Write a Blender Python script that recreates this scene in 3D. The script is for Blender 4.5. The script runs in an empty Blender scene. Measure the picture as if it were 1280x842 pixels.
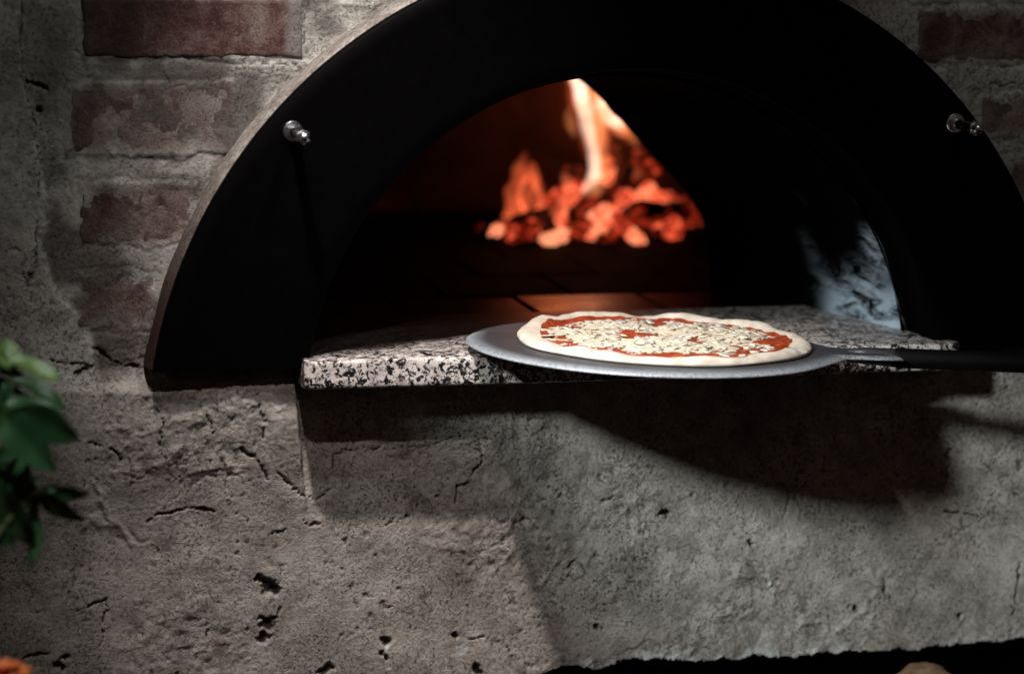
import bpy, bmesh, math, random
import numpy as np
from mathutils import Vector, Matrix

random.seed(7)
RNG = np.random.default_rng(11)
S = bpy.context.scene
C = S.collection

# ------------------------------------------------------------------ camera
F_PX = 3800.0                       # focal length in photo pixels (1280 wide)
YAW, PITCH, ROLL = math.radians(15.0), math.radians(9.95), math.radians(1.15)
fwd = Vector((math.sin(YAW) * math.cos(PITCH), math.cos(YAW) * math.cos(PITCH), -math.sin(PITCH)))
r0 = Vector((math.cos(YAW), -math.sin(YAW), 0))
u0 = r0.cross(fwd)
right = r0 * math.cos(ROLL) + u0 * math.sin(ROLL)
upv = u0 * math.cos(ROLL) - r0 * math.sin(ROLL)


def ray(px, py):
    return fwd + right * ((px - 640) / F_PX) + upv * ((421 - py) / F_PX)


CAM = Vector((0, 0, 1.0)) - ray(786, 441) * 3.30


def at_y(px, py, y):                # where a pixel's ray meets a wall plane
    d = ray(px, py)
    return CAM + d * ((y - CAM.y) / d.y)


def at_z(px, py, z):                # where a pixel's ray meets a level surface
    d = ray(px, py)
    return CAM + d * ((z - CAM.z) / d.z)


def at_d(px, py, dist):
    return CAM + ray(px, py) * dist


cam = bpy.data.cameras.new('camera')
cam.sensor_width = 36
cam.lens = F_PX / 1280 * 36
cam.clip_start, cam.clip_end = 0.05, 60
cam.dof.use_dof = True
cam.dof.focus_distance = 3.29
cam.dof.aperture_fstop = 2.35
camo = bpy.data.objects.new('camera', cam)
C.objects.link(camo)
camo.matrix_world = Matrix(((right.x, upv.x, -fwd.x, CAM.x), (right.y, upv.y, -fwd.y, CAM.y),
                            (right.z, upv.z, -fwd.z, CAM.z), (0, 0, 0, 1)))
S.camera = camo
S.view_settings.view_transform = 'Standard'
S.view_settings.look = 'None'
S.view_settings.exposure = 0.0
S.view_settings.gamma = 1.0
S.view_settings.use_curve_mapping = False
try:
    S.cycles.use_denoising = True
    S.cycles.max_bounces = 6
    S.cycles.sample_clamp_indirect = 4
except Exception:
    pass

w = bpy.data.worlds.new('World')
S.world = w
w.use_nodes = True
w.node_tree.nodes['Background'].inputs[0].default_value = (0.80, 0.50, 0.44, 1)
w.node_tree.nodes['Background'].inputs[1].default_value = 0.046


# ------------------------------------------------------------------ lamps of the room (ceiling spots, out of frame), plus an added plant light
def spot(name, target, direction, dist, power, col, size, angle, blend):
    l = bpy.data.lights.new(name, 'SPOT')
    l.energy, l.color, l.shadow_soft_size = power, col, size
    l.spot_size, l.spot_blend = math.radians(angle), blend
    o = bpy.data.objects.new(name, l)
    C.objects.link(o)
    d = Vector(direction).normalized()
    o.location = Vector(target) + d * dist
    o.rotation_euler = d.to_track_quat('Z', 'Y').to_euler()
    return o


spot('side_spot', (0.21, 0.0, 0.85), (-0.86, -0.72, 0.63), 2.4, 250, (0.94, 1.0, 0.965), 0.12, 14.5, 0.6)
spot('ceiling_spot', (-0.10, 0.06, 0.72), (-0.28, -0.33, 0.94), 1.75, 145, (1.0, 0.905, 0.85), 0.030, 36, 1.0)
spot('ceiling_spot', (-0.22, 0.06, 0.70), (-0.20, -0.62, 0.86), 1.85, 26, (1.0, 0.89, 0.83), 0.014, 38, 1.0)
spot('wall_spot', (-0.34, 0.08, 1.42), (0.25, -0.60, 0.75), 1.5, 42, (0.90, 1.0, 0.98), 0.04, 30, 1.0)
spot('wall_spot', (0.54, 0.08, 1.32), (-0.20, -0.60, 0.75), 1.5, 15, (0.90, 1.0, 0.98), 0.04, 24, 1.0)
spot('plant_fill', (-0.60, -0.42, 0.86), (-0.25, -0.35, 0.90), 1.4, 40, (0.92, 1.0, 0.97), 0.03, 28, 1.0)  # added light, only there to brighten the leaves

# ------------------------------------------------------------------ materials
MATS = {}


class NT:
    def __init__(self, name):
        self.m = bpy.data.materials.new(name)
        self.m.use_nodes = True
        self.t = self.m.node_tree
        self.t.nodes.clear()
        self.out = self.t.nodes.new('ShaderNodeOutputMaterial')
        MATS[name] = self.m

    def n(self, typ, **kw):
        nd = self.t.nodes.new(typ)
        for k, v in kw.items():
            if k.startswith('_'):
                setattr(nd, k[1:], v)
            else:
                nd.inputs[k.replace('__', ' ')].default_value = v
        return nd

    def link(self, a, b):
        self.t.links.new(a, b)

    def tex(self):
        return self.n('ShaderNodeTexCoord')

    def noise(self, scale, detail=6, rough=0.6, vec=None, dist=0.0):
        nd = self.n('ShaderNodeTexNoise', Scale=scale, Detail=detail, Roughness=rough, Distortion=dist)
        if vec is not None:
            self.link(vec, nd.inputs['Vector'])
        return nd

    def ramp(self, fac, stops, interp='LINEAR'):
        nd = self.n('ShaderNodeValToRGB')
        cr = nd.color_ramp
        cr.interpolation = interp
        while len(cr.elements) < len(stops):
            cr.elements.new(0.5)
        for e, (p, c) in zip(cr.elements, stops):
            e.position = p
            e.color = (*c, 1) if len(c) == 3 else c
        self.link(fac, nd.inputs[0])
        return nd.outputs[0]

    def mix(self, fac, a, b, blend='MIX'):
        nd = self.n('ShaderNodeMix', _data_type='RGBA', _blend_type=blend)
        for s, i in ((fac, 0), (a, 6), (b, 7)):
            if isinstance(s, (int, float)):
                nd.inputs[i].default_value = s
            elif isinstance(s, tuple):
                nd.inputs[i].default_value = (*s, 1)
            else:
                self.link(s, nd.inputs[i])
        return nd.outputs[2]

    def math(self, op, a, b=0.0, clamp=False):
        nd = self.n('ShaderNodeMath', _operation=op, _use_clamp=clamp)
        for s, i in ((a, 0), (b, 1)):
            if isinstance(s, (int, float)):
                nd.inputs[i].default_value = s
            else:
                self.link(s, nd.inputs[i])
        return nd.outputs[0]

    def bsdf(self, col, rough=0.8, metal=0.0, bump=None, bstr=0.3, bdist=0.002, spec=0.5, **kw):
        b = self.n('ShaderNodeBsdfPrincipled')
        for s, k in ((col, 'Base Color'), (rough, 'Roughness'), (metal, 'Metallic'), (spec, 'Specular IOR Level')):
            if isinstance(s, tuple):
                b.inputs[k].default_value = (*s, 1)
            elif isinstance(s, (int, float)):
                b.inputs[k].default_value = s
            else:
                self.link(s, b.inputs[k])
        for k, v in kw.items():
            k = k.replace('__', ' ')
            if isinstance(v, tuple):
                b.inputs[k].default_value = (*v, 1) if len(v) == 3 and 'Color' in k else v
            else:
                b.inputs[k].default_value = v
        if bump is not None:
            bp = self.n('ShaderNodeBump', Strength=bstr, Distance=bdist)
            self.link(bump, bp.inputs['Height'])
            self.link(bp.outputs[0], b.inputs['Normal'])
        self.link(b.outputs[0], self.out.inputs['Surface'])
        return b


def grey(v, t=(1, 1, 1)):
    return (v * t[0], v * t[1], v * t[2])


# plaster: mottled grey-beige cement render, dirt held in cracks and pits
t = NT('plaster')
v = t.tex().outputs['Object']
big = t.noise(5, 5, 0.6, v).outputs[0]
mid = t.noise(28, 8, 0.68, v, 0.4).outputs[0]
fine = t.noise(260, 6, 0.7, v).outputs[0]
spk = t.noise(250, 6, 0.78, v, 0.8).outputs[0]
spm = t.noise(16, 4, 0.6, v).outputs[0]
col = t.ramp(big, [(0.28, (0.26, 0.235, 0.216)), (0.48, (0.41, 0.382, 0.352)), (0.68, (0.52, 0.50, 0.465))])
col = t.mix(0.75, col, t.ramp(mid, [(0.30, grey(0.34, (1, .95, .9))), (0.5, grey(0.92)), (0.68, grey(1.30))]), 'MULTIPLY')
col = t.mix(0.7, col, t.ramp(fine, [(0.3, grey(0.45)), (0.48, grey(1.0)), (0.75, grey(1.2))]), 'MULTIPLY')
sf = t.math('MULTIPLY', t.ramp(spk, [(0.54, grey(0)), (0.63, grey(1))]), t.ramp(spm, [(0.36, grey(0.10)), (0.60, grey(0.95))]))
col = t.mix(sf, col, (0.07, 0.06, 0.052))
att = t.n('ShaderNodeAttribute', _attribute_name='cavity')
col = t.mix(t.math('MULTIPLY', att.outputs['Fac'], 0.84, True), col, (0.045, 0.036, 0.031))
att4 = t.n('ShaderNodeAttribute', _attribute_name='rust')
col = t.mix(att4.outputs['Fac'], col, t.mix(fine, (0.09, 0.055, 0.048), (0.30, 0.20, 0.18)))
att2 = t.n('ShaderNodeAttribute', _attribute_name='darken')
col = t.mix(att2.outputs['Fac'], col, (0.07, 0.055, 0.048))
att3 = t.n('ShaderNodeAttribute', _attribute_name='flake')
col = t.mix(att3.outputs['Fac'], col, (0.72, 0.74, 0.74))
t.bsdf(col, 0.93, bump=t.math('SUBTRACT', fine, t.math('MULTIPLY', sf, 0.6)), bstr=0.9, bdist=0.0026, spec=0.2)

t = NT('rim_mortar')
v = t.tex().outputs['Object']
fine = t.noise(230, 7, 0.75, v).outputs[0]
mid = t.noise(30, 6, 0.7, v).outputs[0]
col = t.ramp(mid, [(0.3, (0.14, 0.105, 0.09)), (0.6, (0.36, 0.33, 0.30))])
rim_sh = t.n('ShaderNodeAttribute', _attribute_name='darken')
col = t.mix(rim_sh.outputs['Fac'], col, (0.050, 0.025, 0.020))  # shade of the lower rim mixed into its colour
col = t.mix(0.9, col, t.ramp(fine, [(0.35, grey(0.22)), (0.55, grey(1.0)), (0.75, grey(1.4))]), 'MULTIPLY')
t.bsdf(col, 0.95, bump=fine, bstr=0.9, bdist=0.003, spec=0.15)

# bricks: dark red, darkened in places, smeared with cement
t = NT('brick')
tc = t.tex()
v = tc.outputs['Object']
inf = t.n('ShaderNodeObjectInfo')
mid = t.noise(22, 7, 0.65, v, 0.5).outputs[0]
fine = t.noise(300, 6, 0.75, v).outputs[0]
big = t.noise(7, 3, 0.5, v).outputs[0]
col = t.ramp(mid, [(0.3, (0.040, 0.018, 0.016)), (0.5, (0.115, 0.052, 0.045)), (0.72, (0.23, 0.125, 0.105))])
col = t.mix(0.8, col, t.ramp(fine, [(0.32, grey(0.4)), (0.52, grey(1)), (0.75, grey(1.3))]), 'MULTIPLY')
grit = t.noise(520, 4, 0.7, v, 0.5).outputs[0]
sm = t.n('ShaderNodeAttribute', _attribute_name='smear')
sf = t.math('ADD', sm.outputs['Fac'], t.math('MULTIPLY', t.math('SUBTRACT', mid, 0.5), 2.6), True)
smc = t.mix(fine, (0.10, 0.085, 0.078), (0.34, 0.31, 0.285))
col = t.mix(sf, col, smc)
drk = t.n('ShaderNodeAttribute', _attribute_name='darken')
col = t.mix(t.ramp(grit, [(0.52, grey(0)), (0.62, grey(0.75))]), col, (0.030, 0.018, 0.016))
col = t.mix(t.ramp(grit, [(0.34, grey(0.5)), (0.42, grey(0))]), col, (0.34, 0.27, 0.24))
col = t.mix(drk.outputs['Fac'], col, (0.025, 0.012, 0.011))
t.bsdf(col, 0.9, bump=fine, bstr=0.9, bdist=0.002, spec=0.2)

t = NT('black_steel')
v = t.tex().outputs['Object']
n1 = t.noise(40, 6, 0.7, v).outputs[0]
n2 = t.noise(700, 2, 0.5, v).outputs[0]
col = t.mix(t.ramp(n2, [(0.74, grey(0)), (0.78, grey(1))]), (0.0009, 0.0007, 0.0008), (0.014, 0.014, 0.014))
t.bsdf(col, t.ramp(n1, [(0.3, grey(0.45)), (0.7, grey(0.65))]), bump=n1, bstr=0.08, bdist=0.002, spec=0.03)

t = NT('chrome')
v = t.tex().outputs['Object']
t.bsdf((0.62, 0.66, 0.68), t.ramp(t.noise(300, 3, 0.6, v).outputs[0], [(0.3, grey(0.14)), (0.7, grey(0.32))]), 1.0)

# vault plaster between steel front and dome: sooty, with the lit patch near the front painted pale blue
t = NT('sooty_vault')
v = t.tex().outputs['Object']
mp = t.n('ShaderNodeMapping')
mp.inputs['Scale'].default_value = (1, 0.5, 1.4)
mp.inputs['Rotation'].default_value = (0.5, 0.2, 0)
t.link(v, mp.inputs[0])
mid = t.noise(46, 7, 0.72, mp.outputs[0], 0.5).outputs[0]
att = t.n('ShaderNodeAttribute', _attribute_name='lit_patch')
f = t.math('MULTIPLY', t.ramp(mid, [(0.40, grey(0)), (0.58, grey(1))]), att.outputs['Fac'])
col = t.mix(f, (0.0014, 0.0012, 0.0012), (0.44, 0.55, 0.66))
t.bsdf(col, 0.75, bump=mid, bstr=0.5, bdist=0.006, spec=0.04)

t = NT('dome_brick')
v = t.tex().outputs['Object']
mid = t.noise(9, 6, 0.65, v, 0.5).outputs[0]
col = t.ramp(mid, [(0.35, (0.010, 0.006, 0.005)), (0.65, (0.070, 0.034, 0.024))])
t.bsdf(col, 0.85, bump=mid, bstr=0.6, bdist=0.01)

for nm, ra, rb, spc in (('floor_tile', 0.7, 0.95, 0.03), ('floor_tile_worn', 0.12, 0.50, 0.15)):
    t = NT(nm)
    v = t.tex().outputs['Object']
    mid = t.noise(18, 6, 0.65, v).outputs[0]
    col = t.mix(mid, (0.0006, 0.0005, 0.0005), (0.0035, 0.0024, 0.002))
    rg = t.n('ShaderNodeMapRange')
    rg.inputs[3].default_value, rg.inputs[4].default_value = ra, rb
    t.link(mid, rg.inputs[0])
    t.bsdf(col, rg.outputs[0], bump=mid, bstr=0.15, bdist=0.004, spec=spc)

# granite: black, white and pinkish crystals
t = NT('granite')
v = t.tex().outputs['Object']
n0 = t.noise(60, 3, 0.6, v)
wv = t.n('ShaderNodeMix', _data_type='RGBA')
wv.inputs[0].default_value = 0.06
t.link(v, wv.inputs[6])
t.link(n0.outputs['Color'], wv.inputs[7])
vo = t.n('ShaderNodeTexVoronoi', Scale=165.0, Randomness=1.0)
t.link(wv.outputs[2], vo.inputs['Vector'])
sep = t.n('ShaderNodeSeparateColor')
t.link(vo.outputs['Color'], sep.inputs[0])
n1 = t.noise(125, 4, 0.6, v).outputs[0]
f = t.math('ADD', t.math('MULTIPLY', sep.outputs[0], 0.5), t.math('MULTIPLY', n1, 1.0))
col = t.ramp(f, [(0.62, (0.010, 0.010, 0.012)), (0.695, (0.022, 0.022, 0.026)), (0.735, (0.36, 0.32, 0.31)), (0.84, (0.60, 0.56, 0.54)), (1.0, (0.72, 0.66, 0.63))])
pk = t.noise(45, 2, 0.5, v).outputs[0]
col = t.mix(t.ramp(pk, [(0.55, grey(0)), (0.65, grey(0.55))]), col, (0.42, 0.27, 0.24), 'MULTIPLY')
slab_sh = t.n('ShaderNodeAttribute', _attribute_name='darken')
col = t.mix(slab_sh.outputs['Fac'], col, (0.010, 0.006, 0.0055))  # painted-in shade on the slab top
t.bsdf(col, 0.38, bump=n1, bstr=0.12, bdist=0.001)

t = NT('peel_metal')
v = t.tex().outputs['Object']
mp = t.n('ShaderNodeMapping')
mp.inputs['Scale'].default_value = (3, 60, 20)
t.link(v, mp.inputs[0])
br = t.noise(12, 5, 0.6, mp.outputs[0]).outputs[0]
sp = t.noise(420, 4, 0.7, v).outputs[0]
col = t.ramp(br, [(0.3, grey(0.065, (1.0, 1.0, 1.12))), (0.7, grey(0.15, (1.0, 1.0, 1.12)))])
glint_att = t.n('ShaderNodeAttribute', _attribute_name='rim_glint')
col = t.mix(t.math('MULTIPLY', glint_att.outputs['Fac'], t.ramp(sp, [(0.35, grey(0.12)), (0.62, grey(0.9))])), col, (0.46, 0.52, 0.58))  # bluish reflection painted on the rim, broken into floury specks
ro = t.ramp(sp, [(0.3, grey(0.36)), (0.7, grey(0.55))])
me_ = t.math('SUBTRACT', 0.80, t.math('MULTIPLY', glint_att.outputs['Fac'], 0.55))
t.bsdf(col, ro, me_, bump=sp, bstr=0.12, bdist=0.0006)

t = NT('handle_metal')
v = t.tex().outputs['Object']
n1 = t.noise(90, 4, 0.6, v).outputs[0]
t.bsdf((0.003, 0.003, 0.0033), t.ramp(n1, [(0.3, grey(0.5)), (0.7, grey(0.7))]), 0.0, bump=n1, bstr=0.1, spec=0.12)

t = NT('dough')
v = t.tex().outputs['Object']
n1 = t.noise(38, 6, 0.6, v).outputs[0]
n2 = t.noise(350, 4, 0.6, v).outputs[0]
col = t.ramp(n1, [(0.3, (0.40, 0.335, 0.265)), (0.52, (0.55, 0.495, 0.425)), (0.75, (0.66, 0.63, 0.585))])
t.bsdf(col, 0.72, bump=n2, bstr=0.25, bdist=0.001, Subsurface__Weight=0.15, Subsurface__Radius=(0.006, 0.003, 0.0015))

t = NT('sauce')
v = t.tex().outputs['Object']
n1 = t.noise(120, 5, 0.65, v).outputs[0]
col = t.ramp(n1, [(0.3, (0.13, 0.013, 0.005)), (0.55, (0.31, 0.046, 0.014)), (0.8, (0.46, 0.13, 0.04))])
t.bsdf(col, 0.38, bump=n1, bstr=0.5, bdist=0.0025)

for nm, c in (('cheese_pale', (0.58, 0.54, 0.465)), ('cheese_cream', (0.52, 0.455, 0.35))):
    t = NT(nm)
    v = t.tex().outputs['Object']
    n1 = t.noise(160, 3, 0.6, v).outputs[0]
    col = t.mix(n1, grey(0.8, c), c)
    t.bsdf(col, 0.7, bump=n1, bstr=0.2, bdist=0.001, spec=0.2, Subsurface__Weight=0.3, Subsurface__Radius=(0.004, 0.003, 0.002))

t = NT('leaf')
tc = t.tex()
n1 = t.noise(45, 4, 0.6, tc.outputs['Object']).outputs[0]
inf = t.n('ShaderNodeObjectInfo')
ca = t.mix(n1, (0.016, 0.050, 0.018), (0.042, 0.125, 0.048))
cb = t.mix(n1, (0.07, 0.16, 0.03), (0.16, 0.26, 0.06))
col = t.mix(t.ramp(inf.outputs['Random'], [(0.72, grey(0)), (0.9, grey(1))]), ca, cb)
t.bsdf(col, 0.30, bump=n1, bstr=0.2, bdist=0.002)

t = NT('stem')
n1 = t.noise(60, 4, 0.6, t.tex().outputs['Object']).outputs[0]
t.bsdf(t.mix(n1, (0.05, 0.07, 0.02), (0.12, 0.13, 0.05)), 0.6)

t = NT('petal')
n1 = t.noise(60, 4, 0.6, t.tex().outputs['Object']).outputs[0]
t.bsdf(t.mix(n1, (0.70, 0.13, 0.03), (0.85, 0.25, 0.07)), 0.55)

t = NT('terracotta')
n1 = t.noise(30, 5, 0.6, t.tex().outputs['Object']).outputs[0]
t.bsdf(t.mix(n1, (0.22, 0.09, 0.05), (0.36, 0.17, 0.10)), 0.85, bump=n1)

t = NT('soil')
n1 = t.noise(90, 6, 0.7, t.tex().outputs['Object']).outputs[0]
t.bsdf(t.mix(n1, (0.012, 0.009, 0.006), (0.05, 0.035, 0.025)), 0.95, bump=n1, bstr=1, bdist=0.01)

t = NT('room_floor')
n1 = t.noise(6, 6, 0.6, t.tex().outputs['Object']).outputs[0]
t.bsdf(t.mix(n1, (0.03, 0.025, 0.022), (0.07, 0.058, 0.05)), 0.6, bump=n1, bstr=0.2)

t = NT('niche_plaster')
n1 = t.noise(14, 6, 0.65, t.tex().outputs['Object']).outputs[0]
t.bsdf(t.mix(n1, (0.03, 0.026, 0.024), (0.09, 0.08, 0.072)), 0.95, bump=n1, bstr=0.5, bdist=0.006)

t = NT('cut_wood')
v = t.tex().outputs['Object']
wv = t.n('ShaderNodeTexWave', _wave_type='RINGS', _rings_direction='Y', Scale=38.0, Distortion=2.5, Detail=3.0)
t.link(v, wv.inputs['Vector'])
t.bsdf(t.mix(wv.outputs['Fac'], (0.36, 0.19, 0.09), (0.58, 0.36, 0.19)), 0.85, bump=wv.outputs['Fac'], bstr=0.2)

t = NT('bark')
n1 = t.noise(40, 7, 0.7, t.tex().outputs['Object']).outputs[0]
t.bsdf(t.mix(n1, (0.05, 0.026, 0.014), (0.30, 0.165, 0.09)), 0.95, bump=n1, bstr=1.0, bdist=0.006)

# glowing things
t = NT('ember')
v = t.tex().outputs['Object']
n1 = t.noise(1.5, 6, 0.72, v, 0.6).outputs[0]
inf = t.n('ShaderNodeObjectInfo')
heat = t.math('ADD', n1, t.math('MULTIPLY', t.math('SUBTRACT', inf.outputs['Random'], 0.55), 0.42))
b = t.bsdf((0.02, 0.015, 0.012), 0.95)
ec = t.ramp(heat, [(0.36, (0.015, 0.001, 0.0)), (0.47, (0.42, 0.028, 0.010)), (0.57, (1.0, 0.13, 0.05)), (0.68, (1.0, 0.40, 0.20))])
t.link(ec, b.inputs['Emission Color'])
b.inputs['Emission Strength'].default_value = 1.35

t = NT('charred_log')
v = t.tex().outputs['Object']
n1 = t.noise(24, 6, 0.65, v).outputs[0]
b = t.bsdf((0.014, 0.011, 0.010), 0.95, bump=n1, bstr=1, bdist=0.01)
ec = t.ramp(n1, [(0.52, (0, 0, 0)), (0.60, (0.35, 0.02, 0.006)), (0.74, (1.0, 0.16, 0.05))])
t.link(ec, b.inputs['Emission Color'])
b.inputs['Emission Strength'].default_value = 0.9


def flame_mat(name, c, dens):
    t = NT(name)
    e = t.n('ShaderNodeEmission')
    e.inputs[0].default_value = (*c, 1)
    v = t.tex().outputs['Object']
    n1 = t.noise(26, 3, 0.5, v).outputs[0]
    t.link(t.ramp(n1, [(0.32, grey(0.22)), (0.60, grey(1.1))]), t.n('ShaderNodeMath').inputs[0])
    mul = [x for x in t.t.nodes if x.type == 'MATH'][-1]
    mul.operation = 'MULTIPLY'
    mul.inputs[1].default_value = dens
    t.link(mul.outputs[0], e.inputs[1])
    t.link(e.outputs[0], t.out.inputs['Volume'])


flame_mat('flame_core', (1.0, 0.82, 0.62), 58)
flame_mat('flame_mid', (1.0, 0.30, 0.10), 30)
flame_mat('flame_low', (1.0, 0.20, 0.08), 34)
flame_mat('flame_haze', (1.0, 0.12, 0.035), 7)
flame_mat('flame_soft', (1.0, 0.145, 0.05), 30)


# ------------------------------------------------------------------ numeric noise
def _hash(ix, iy, iz, seed):
    h = (ix.astype(np.int64) * 374761393 + iy.astype(np.int64) * 668265263 + iz.astype(np.int64) * 2147483647 + seed * 974711)
    h = (h ^ (h >> 13)) * 1274126177
    h = h ^ (h >> 16)
    return (h & 0xFFFFFF) / float(0xFFFFFF)


def vnoise(x, y, seed=0, z=None):
    x = np.asarray(x, float)
    y = np.asarray(y, float)
    if z is None:
        ix, iy = np.floor(x), np.floor(y)
        fx, fy = x - ix, y - iy
        fx = fx * fx * (3 - 2 * fx)
        fy = fy * fy * (3 - 2 * fy)
        o = np.zeros_like(ix)
        a = _hash(ix, iy, o, seed)
        b = _hash(ix + 1, iy, o, seed)
        c = _hash(ix, iy + 1, o, seed)
        d = _hash(ix + 1, iy + 1, o, seed)
        return (a * (1 - fx) + b * fx) * (1 - fy) + (c * (1 - fx) + d * fx) * fy
    z = np.asarray(z, float)
    iz = np.floor(z)
    fz = z - iz
    fz = fz * fz * (3 - 2 * fz)
    s0 = vnoise_l(x, y, iz, seed)
    s1 = vnoise_l(x, y, iz + 1, seed)
    return s0 * (1 - fz) + s1 * fz


def vnoise_l(x, y, iz, seed):
    ix, iy = np.floor(x), np.floor(y)
    fx, fy = x - ix, y - iy
    fx = fx * fx * (3 - 2 * fx)
    fy = fy * fy * (3 - 2 * fy)
    a = _hash(ix, iy, iz, seed)
    b = _hash(ix + 1, iy, iz, seed)
    c = _hash(ix, iy + 1, iz, seed)
    d = _hash(ix + 1, iy + 1, iz, seed)
    return (a * (1 - fx) + b * fx) * (1 - fy) + (c * (1 - fx) + d * fx) * fy


def fbm(x, y, scale, oct=4, seed=0, gain=0.5):
    s = np.zeros_like(np.asarray(x, float))
    amp, tot, f = 1.0, 0.0, 1.0 / scale
    for k in range(oct):
        s += amp * (vnoise(x * f, y * f, seed + k * 17) - 0.5) * 2
        tot += amp
        amp *= gain
        f *= 2.03
    return s / tot


def _h1(ix, iy, iz, seed):
    h = ix * 374761393 + iy * 668265263 + iz * 2147483647 + seed * 974711
    h = ((h ^ (h >> 13)) * 1274126177) & 0xFFFFFFFFFFFFFFFF
    if h >= 1 << 63:
        h -= 1 << 64
    h = h ^ (h >> 16)
    return (h & 0xFFFFFF) / 16777215.0


def n3(p, scale, seed=0):
    """scalar 3-D value noise, -1..1"""
    x, y, z = p[0] / scale, p[1] / scale, p[2] / scale
    ix, iy, iz = math.floor(x), math.floor(y), math.floor(z)
    fx, fy, fz = x - ix, y - iy, z - iz
    fx, fy, fz = fx * fx * (3 - 2 * fx), fy * fy * (3 - 2 * fy), fz * fz * (3 - 2 * fz)
    r = 0.0
    for dz, wz in ((0, 1 - fz), (1, fz)):
        for dy, wy in ((0, 1 - fy), (1, fy)):
            r += wz * wy * (_h1(ix, iy + dy, iz + dz, seed) * (1 - fx) + _h1(ix + 1, iy + dy, iz + dz, seed) * fx)
    return (r - 0.5) * 2


def sstep(a, b, x):
    t_ = np.clip((x - a) / (b - a), 0, 1)
    return t_ * t_ * (3 - 2 * t_)


# ------------------------------------------------------------------ object helpers
def obj(name, verts, faces, mat, parent=None, smooth=True, attrs=None):
    me = bpy.data.meshes.new(name)
    me.from_pydata([tuple(v) for v in verts], [], faces)
    if smooth:
        me.polygons.foreach_set('use_smooth', np.ones(len(me.polygons), bool))
    if attrs:
        for k, a in attrs.items():
            at = me.attributes.new(k, 'FLOAT', 'POINT')
            at.data.foreach_set('value', np.asarray(a, np.float32))
    me.update()
    return link(name, me, mat, parent)


def link(name, me, mat, parent=None):
    o = bpy.data.objects.new(name, me)
    C.objects.link(o)
    if mat and len(me.materials) == 0:
        me.materials.append(MATS[mat])
    if parent is not None:
        o.parent = parent
    return o


def empty(name, loc=(0, 0, 0)):
    o = bpy.data.objects.new(name, None)
    o.empty_display_size = 0.05
    C.objects.link(o)
    o.location = loc
    return o


def child_of(o, parent):
    """parent an object built in world coordinates"""
    o.parent = parent
    o.matrix_parent_inverse = parent_matrix(parent).inverted()
    return o


def parent_matrix(p):
    m = p.matrix_basis.copy()
    q = p
    while q.parent is not None:
        m = q.parent.matrix_basis @ q.matrix_parent_inverse @ m
        q = q.parent
    return m


def tag(o, label, cat, group=None):
    o['label'], o['category'] = label, cat
    if group:
        o['group'] = group
    return o


def bm_obj(name, bm, mat, parent=None, smooth=True):
    me = bpy.data.meshes.new(name)
    bm.normal_update()
    bm.to_mesh(me)
    bm.free()
    if smooth:
        me.polygons.foreach_set('use_smooth', np.ones(len(me.polygons), bool))
    return link(name, me, mat, parent)


def tube(points, radii, seg=12, cap=True):
    """verts, faces of a tapered tube"""
    pts = [Vector(p) for p in points]
    vs, fs = [], []
    ref = Vector((0.13, 0.27, 0.95)).normalized()
    for i, p in enumerate(pts):
        d = (pts[min(i + 1, len(pts) - 1)] - pts[max(i - 1, 0)]).normalized()
        a = d.cross(ref)
        if a.length < 1e-4:
            a = d.cross(Vector((1, 0, 0)))
        a.normalize()
        b = d.cross(a)
        for k in range(seg):
            th = 2 * math.pi * k / seg
            vs.append(p + (a * math.cos(th) + b * math.sin(th)) * radii[i])
    for i in range(len(pts) - 1):
        for k in range(seg):
            k2 = (k + 1) % seg
            fs.append((i * seg + k, i * seg + k2, (i + 1) * seg + k2, (i + 1) * seg + k))
    if cap:
        fs.append(tuple(range(seg))[::-1])
        fs.append(tuple((len(pts) - 1) * seg + k for k in range(seg)))
    return vs, fs


def catmull(pts, n=6):
    P = [Vector(p) for p in pts]
    out = []
    for i in range(len(P) - 1):
        p0, p1, p2, p3 = P[max(i - 1, 0)], P[i], P[i + 1], P[min(i + 2, len(P) - 1)]
        for k in range(n):
            s = k / n
            out.append(0.5 * ((2 * p1) + (p2 - p0) * s + (2 * p0 - 5 * p1 + 4 * p2 - p3) * s * s + (3 * p1 - p0 - 3 * p2 + p3) * s ** 3))
    out.append(P[-1])
    return out


# ------------------------------------------------------------------ main planes
Y_PLATE, Y_LOW, Y_UP = 0.024, 0.062, 0.080
OUT_C = at_y(780, 536, Y_PLATE)
OUT_R = 0.526
IN_C = at_y(786, 498, Y_PLATE)
IN_R = 0.360
Z_LEDGE = at_y(310, 478, Y_LOW).z
Z_PLATE = at_y(300, 462, Y_PLATE).z
SLAB_L, SLAB_R = at_z(383, 453, 1.0).x, at_z(1203, 430, 1.0).x

# ------------------------------------------------------------------ room floor
f = obj('floor', [(-4, -6, 0), (4, -6, 0), (4, 2.5, 0), (-4, 2.5, 0)], [(0, 1, 2, 3)], 'room_floor', smooth=False)
f['kind'] = 'structure'

# ------------------------------------------------------------------ plastered wall
xs = np.concatenate([np.linspace(-2.4, -0.90, 24)[:-1], np.arange(-0.90, 0.64, 0.0017), np.linspace(0.65, 2.2, 24)])
zs = np.concatenate([np.linspace(0.0, 0.57, 14)[:-1], np.arange(0.57, 1.48, 0.0017), np.linspace(1.49, 2.6, 18)])
X, Z = np.meshgrid(xs, zs)


def wpts(lst, lower=None):
    out = []
    for (px, py) in lst:
        y = Y_LOW if (lower if lower is not None else py > 470) else Y_UP
        p = at_y(px, py, y)
        out.append((p.x, p.z))
    return out


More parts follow.
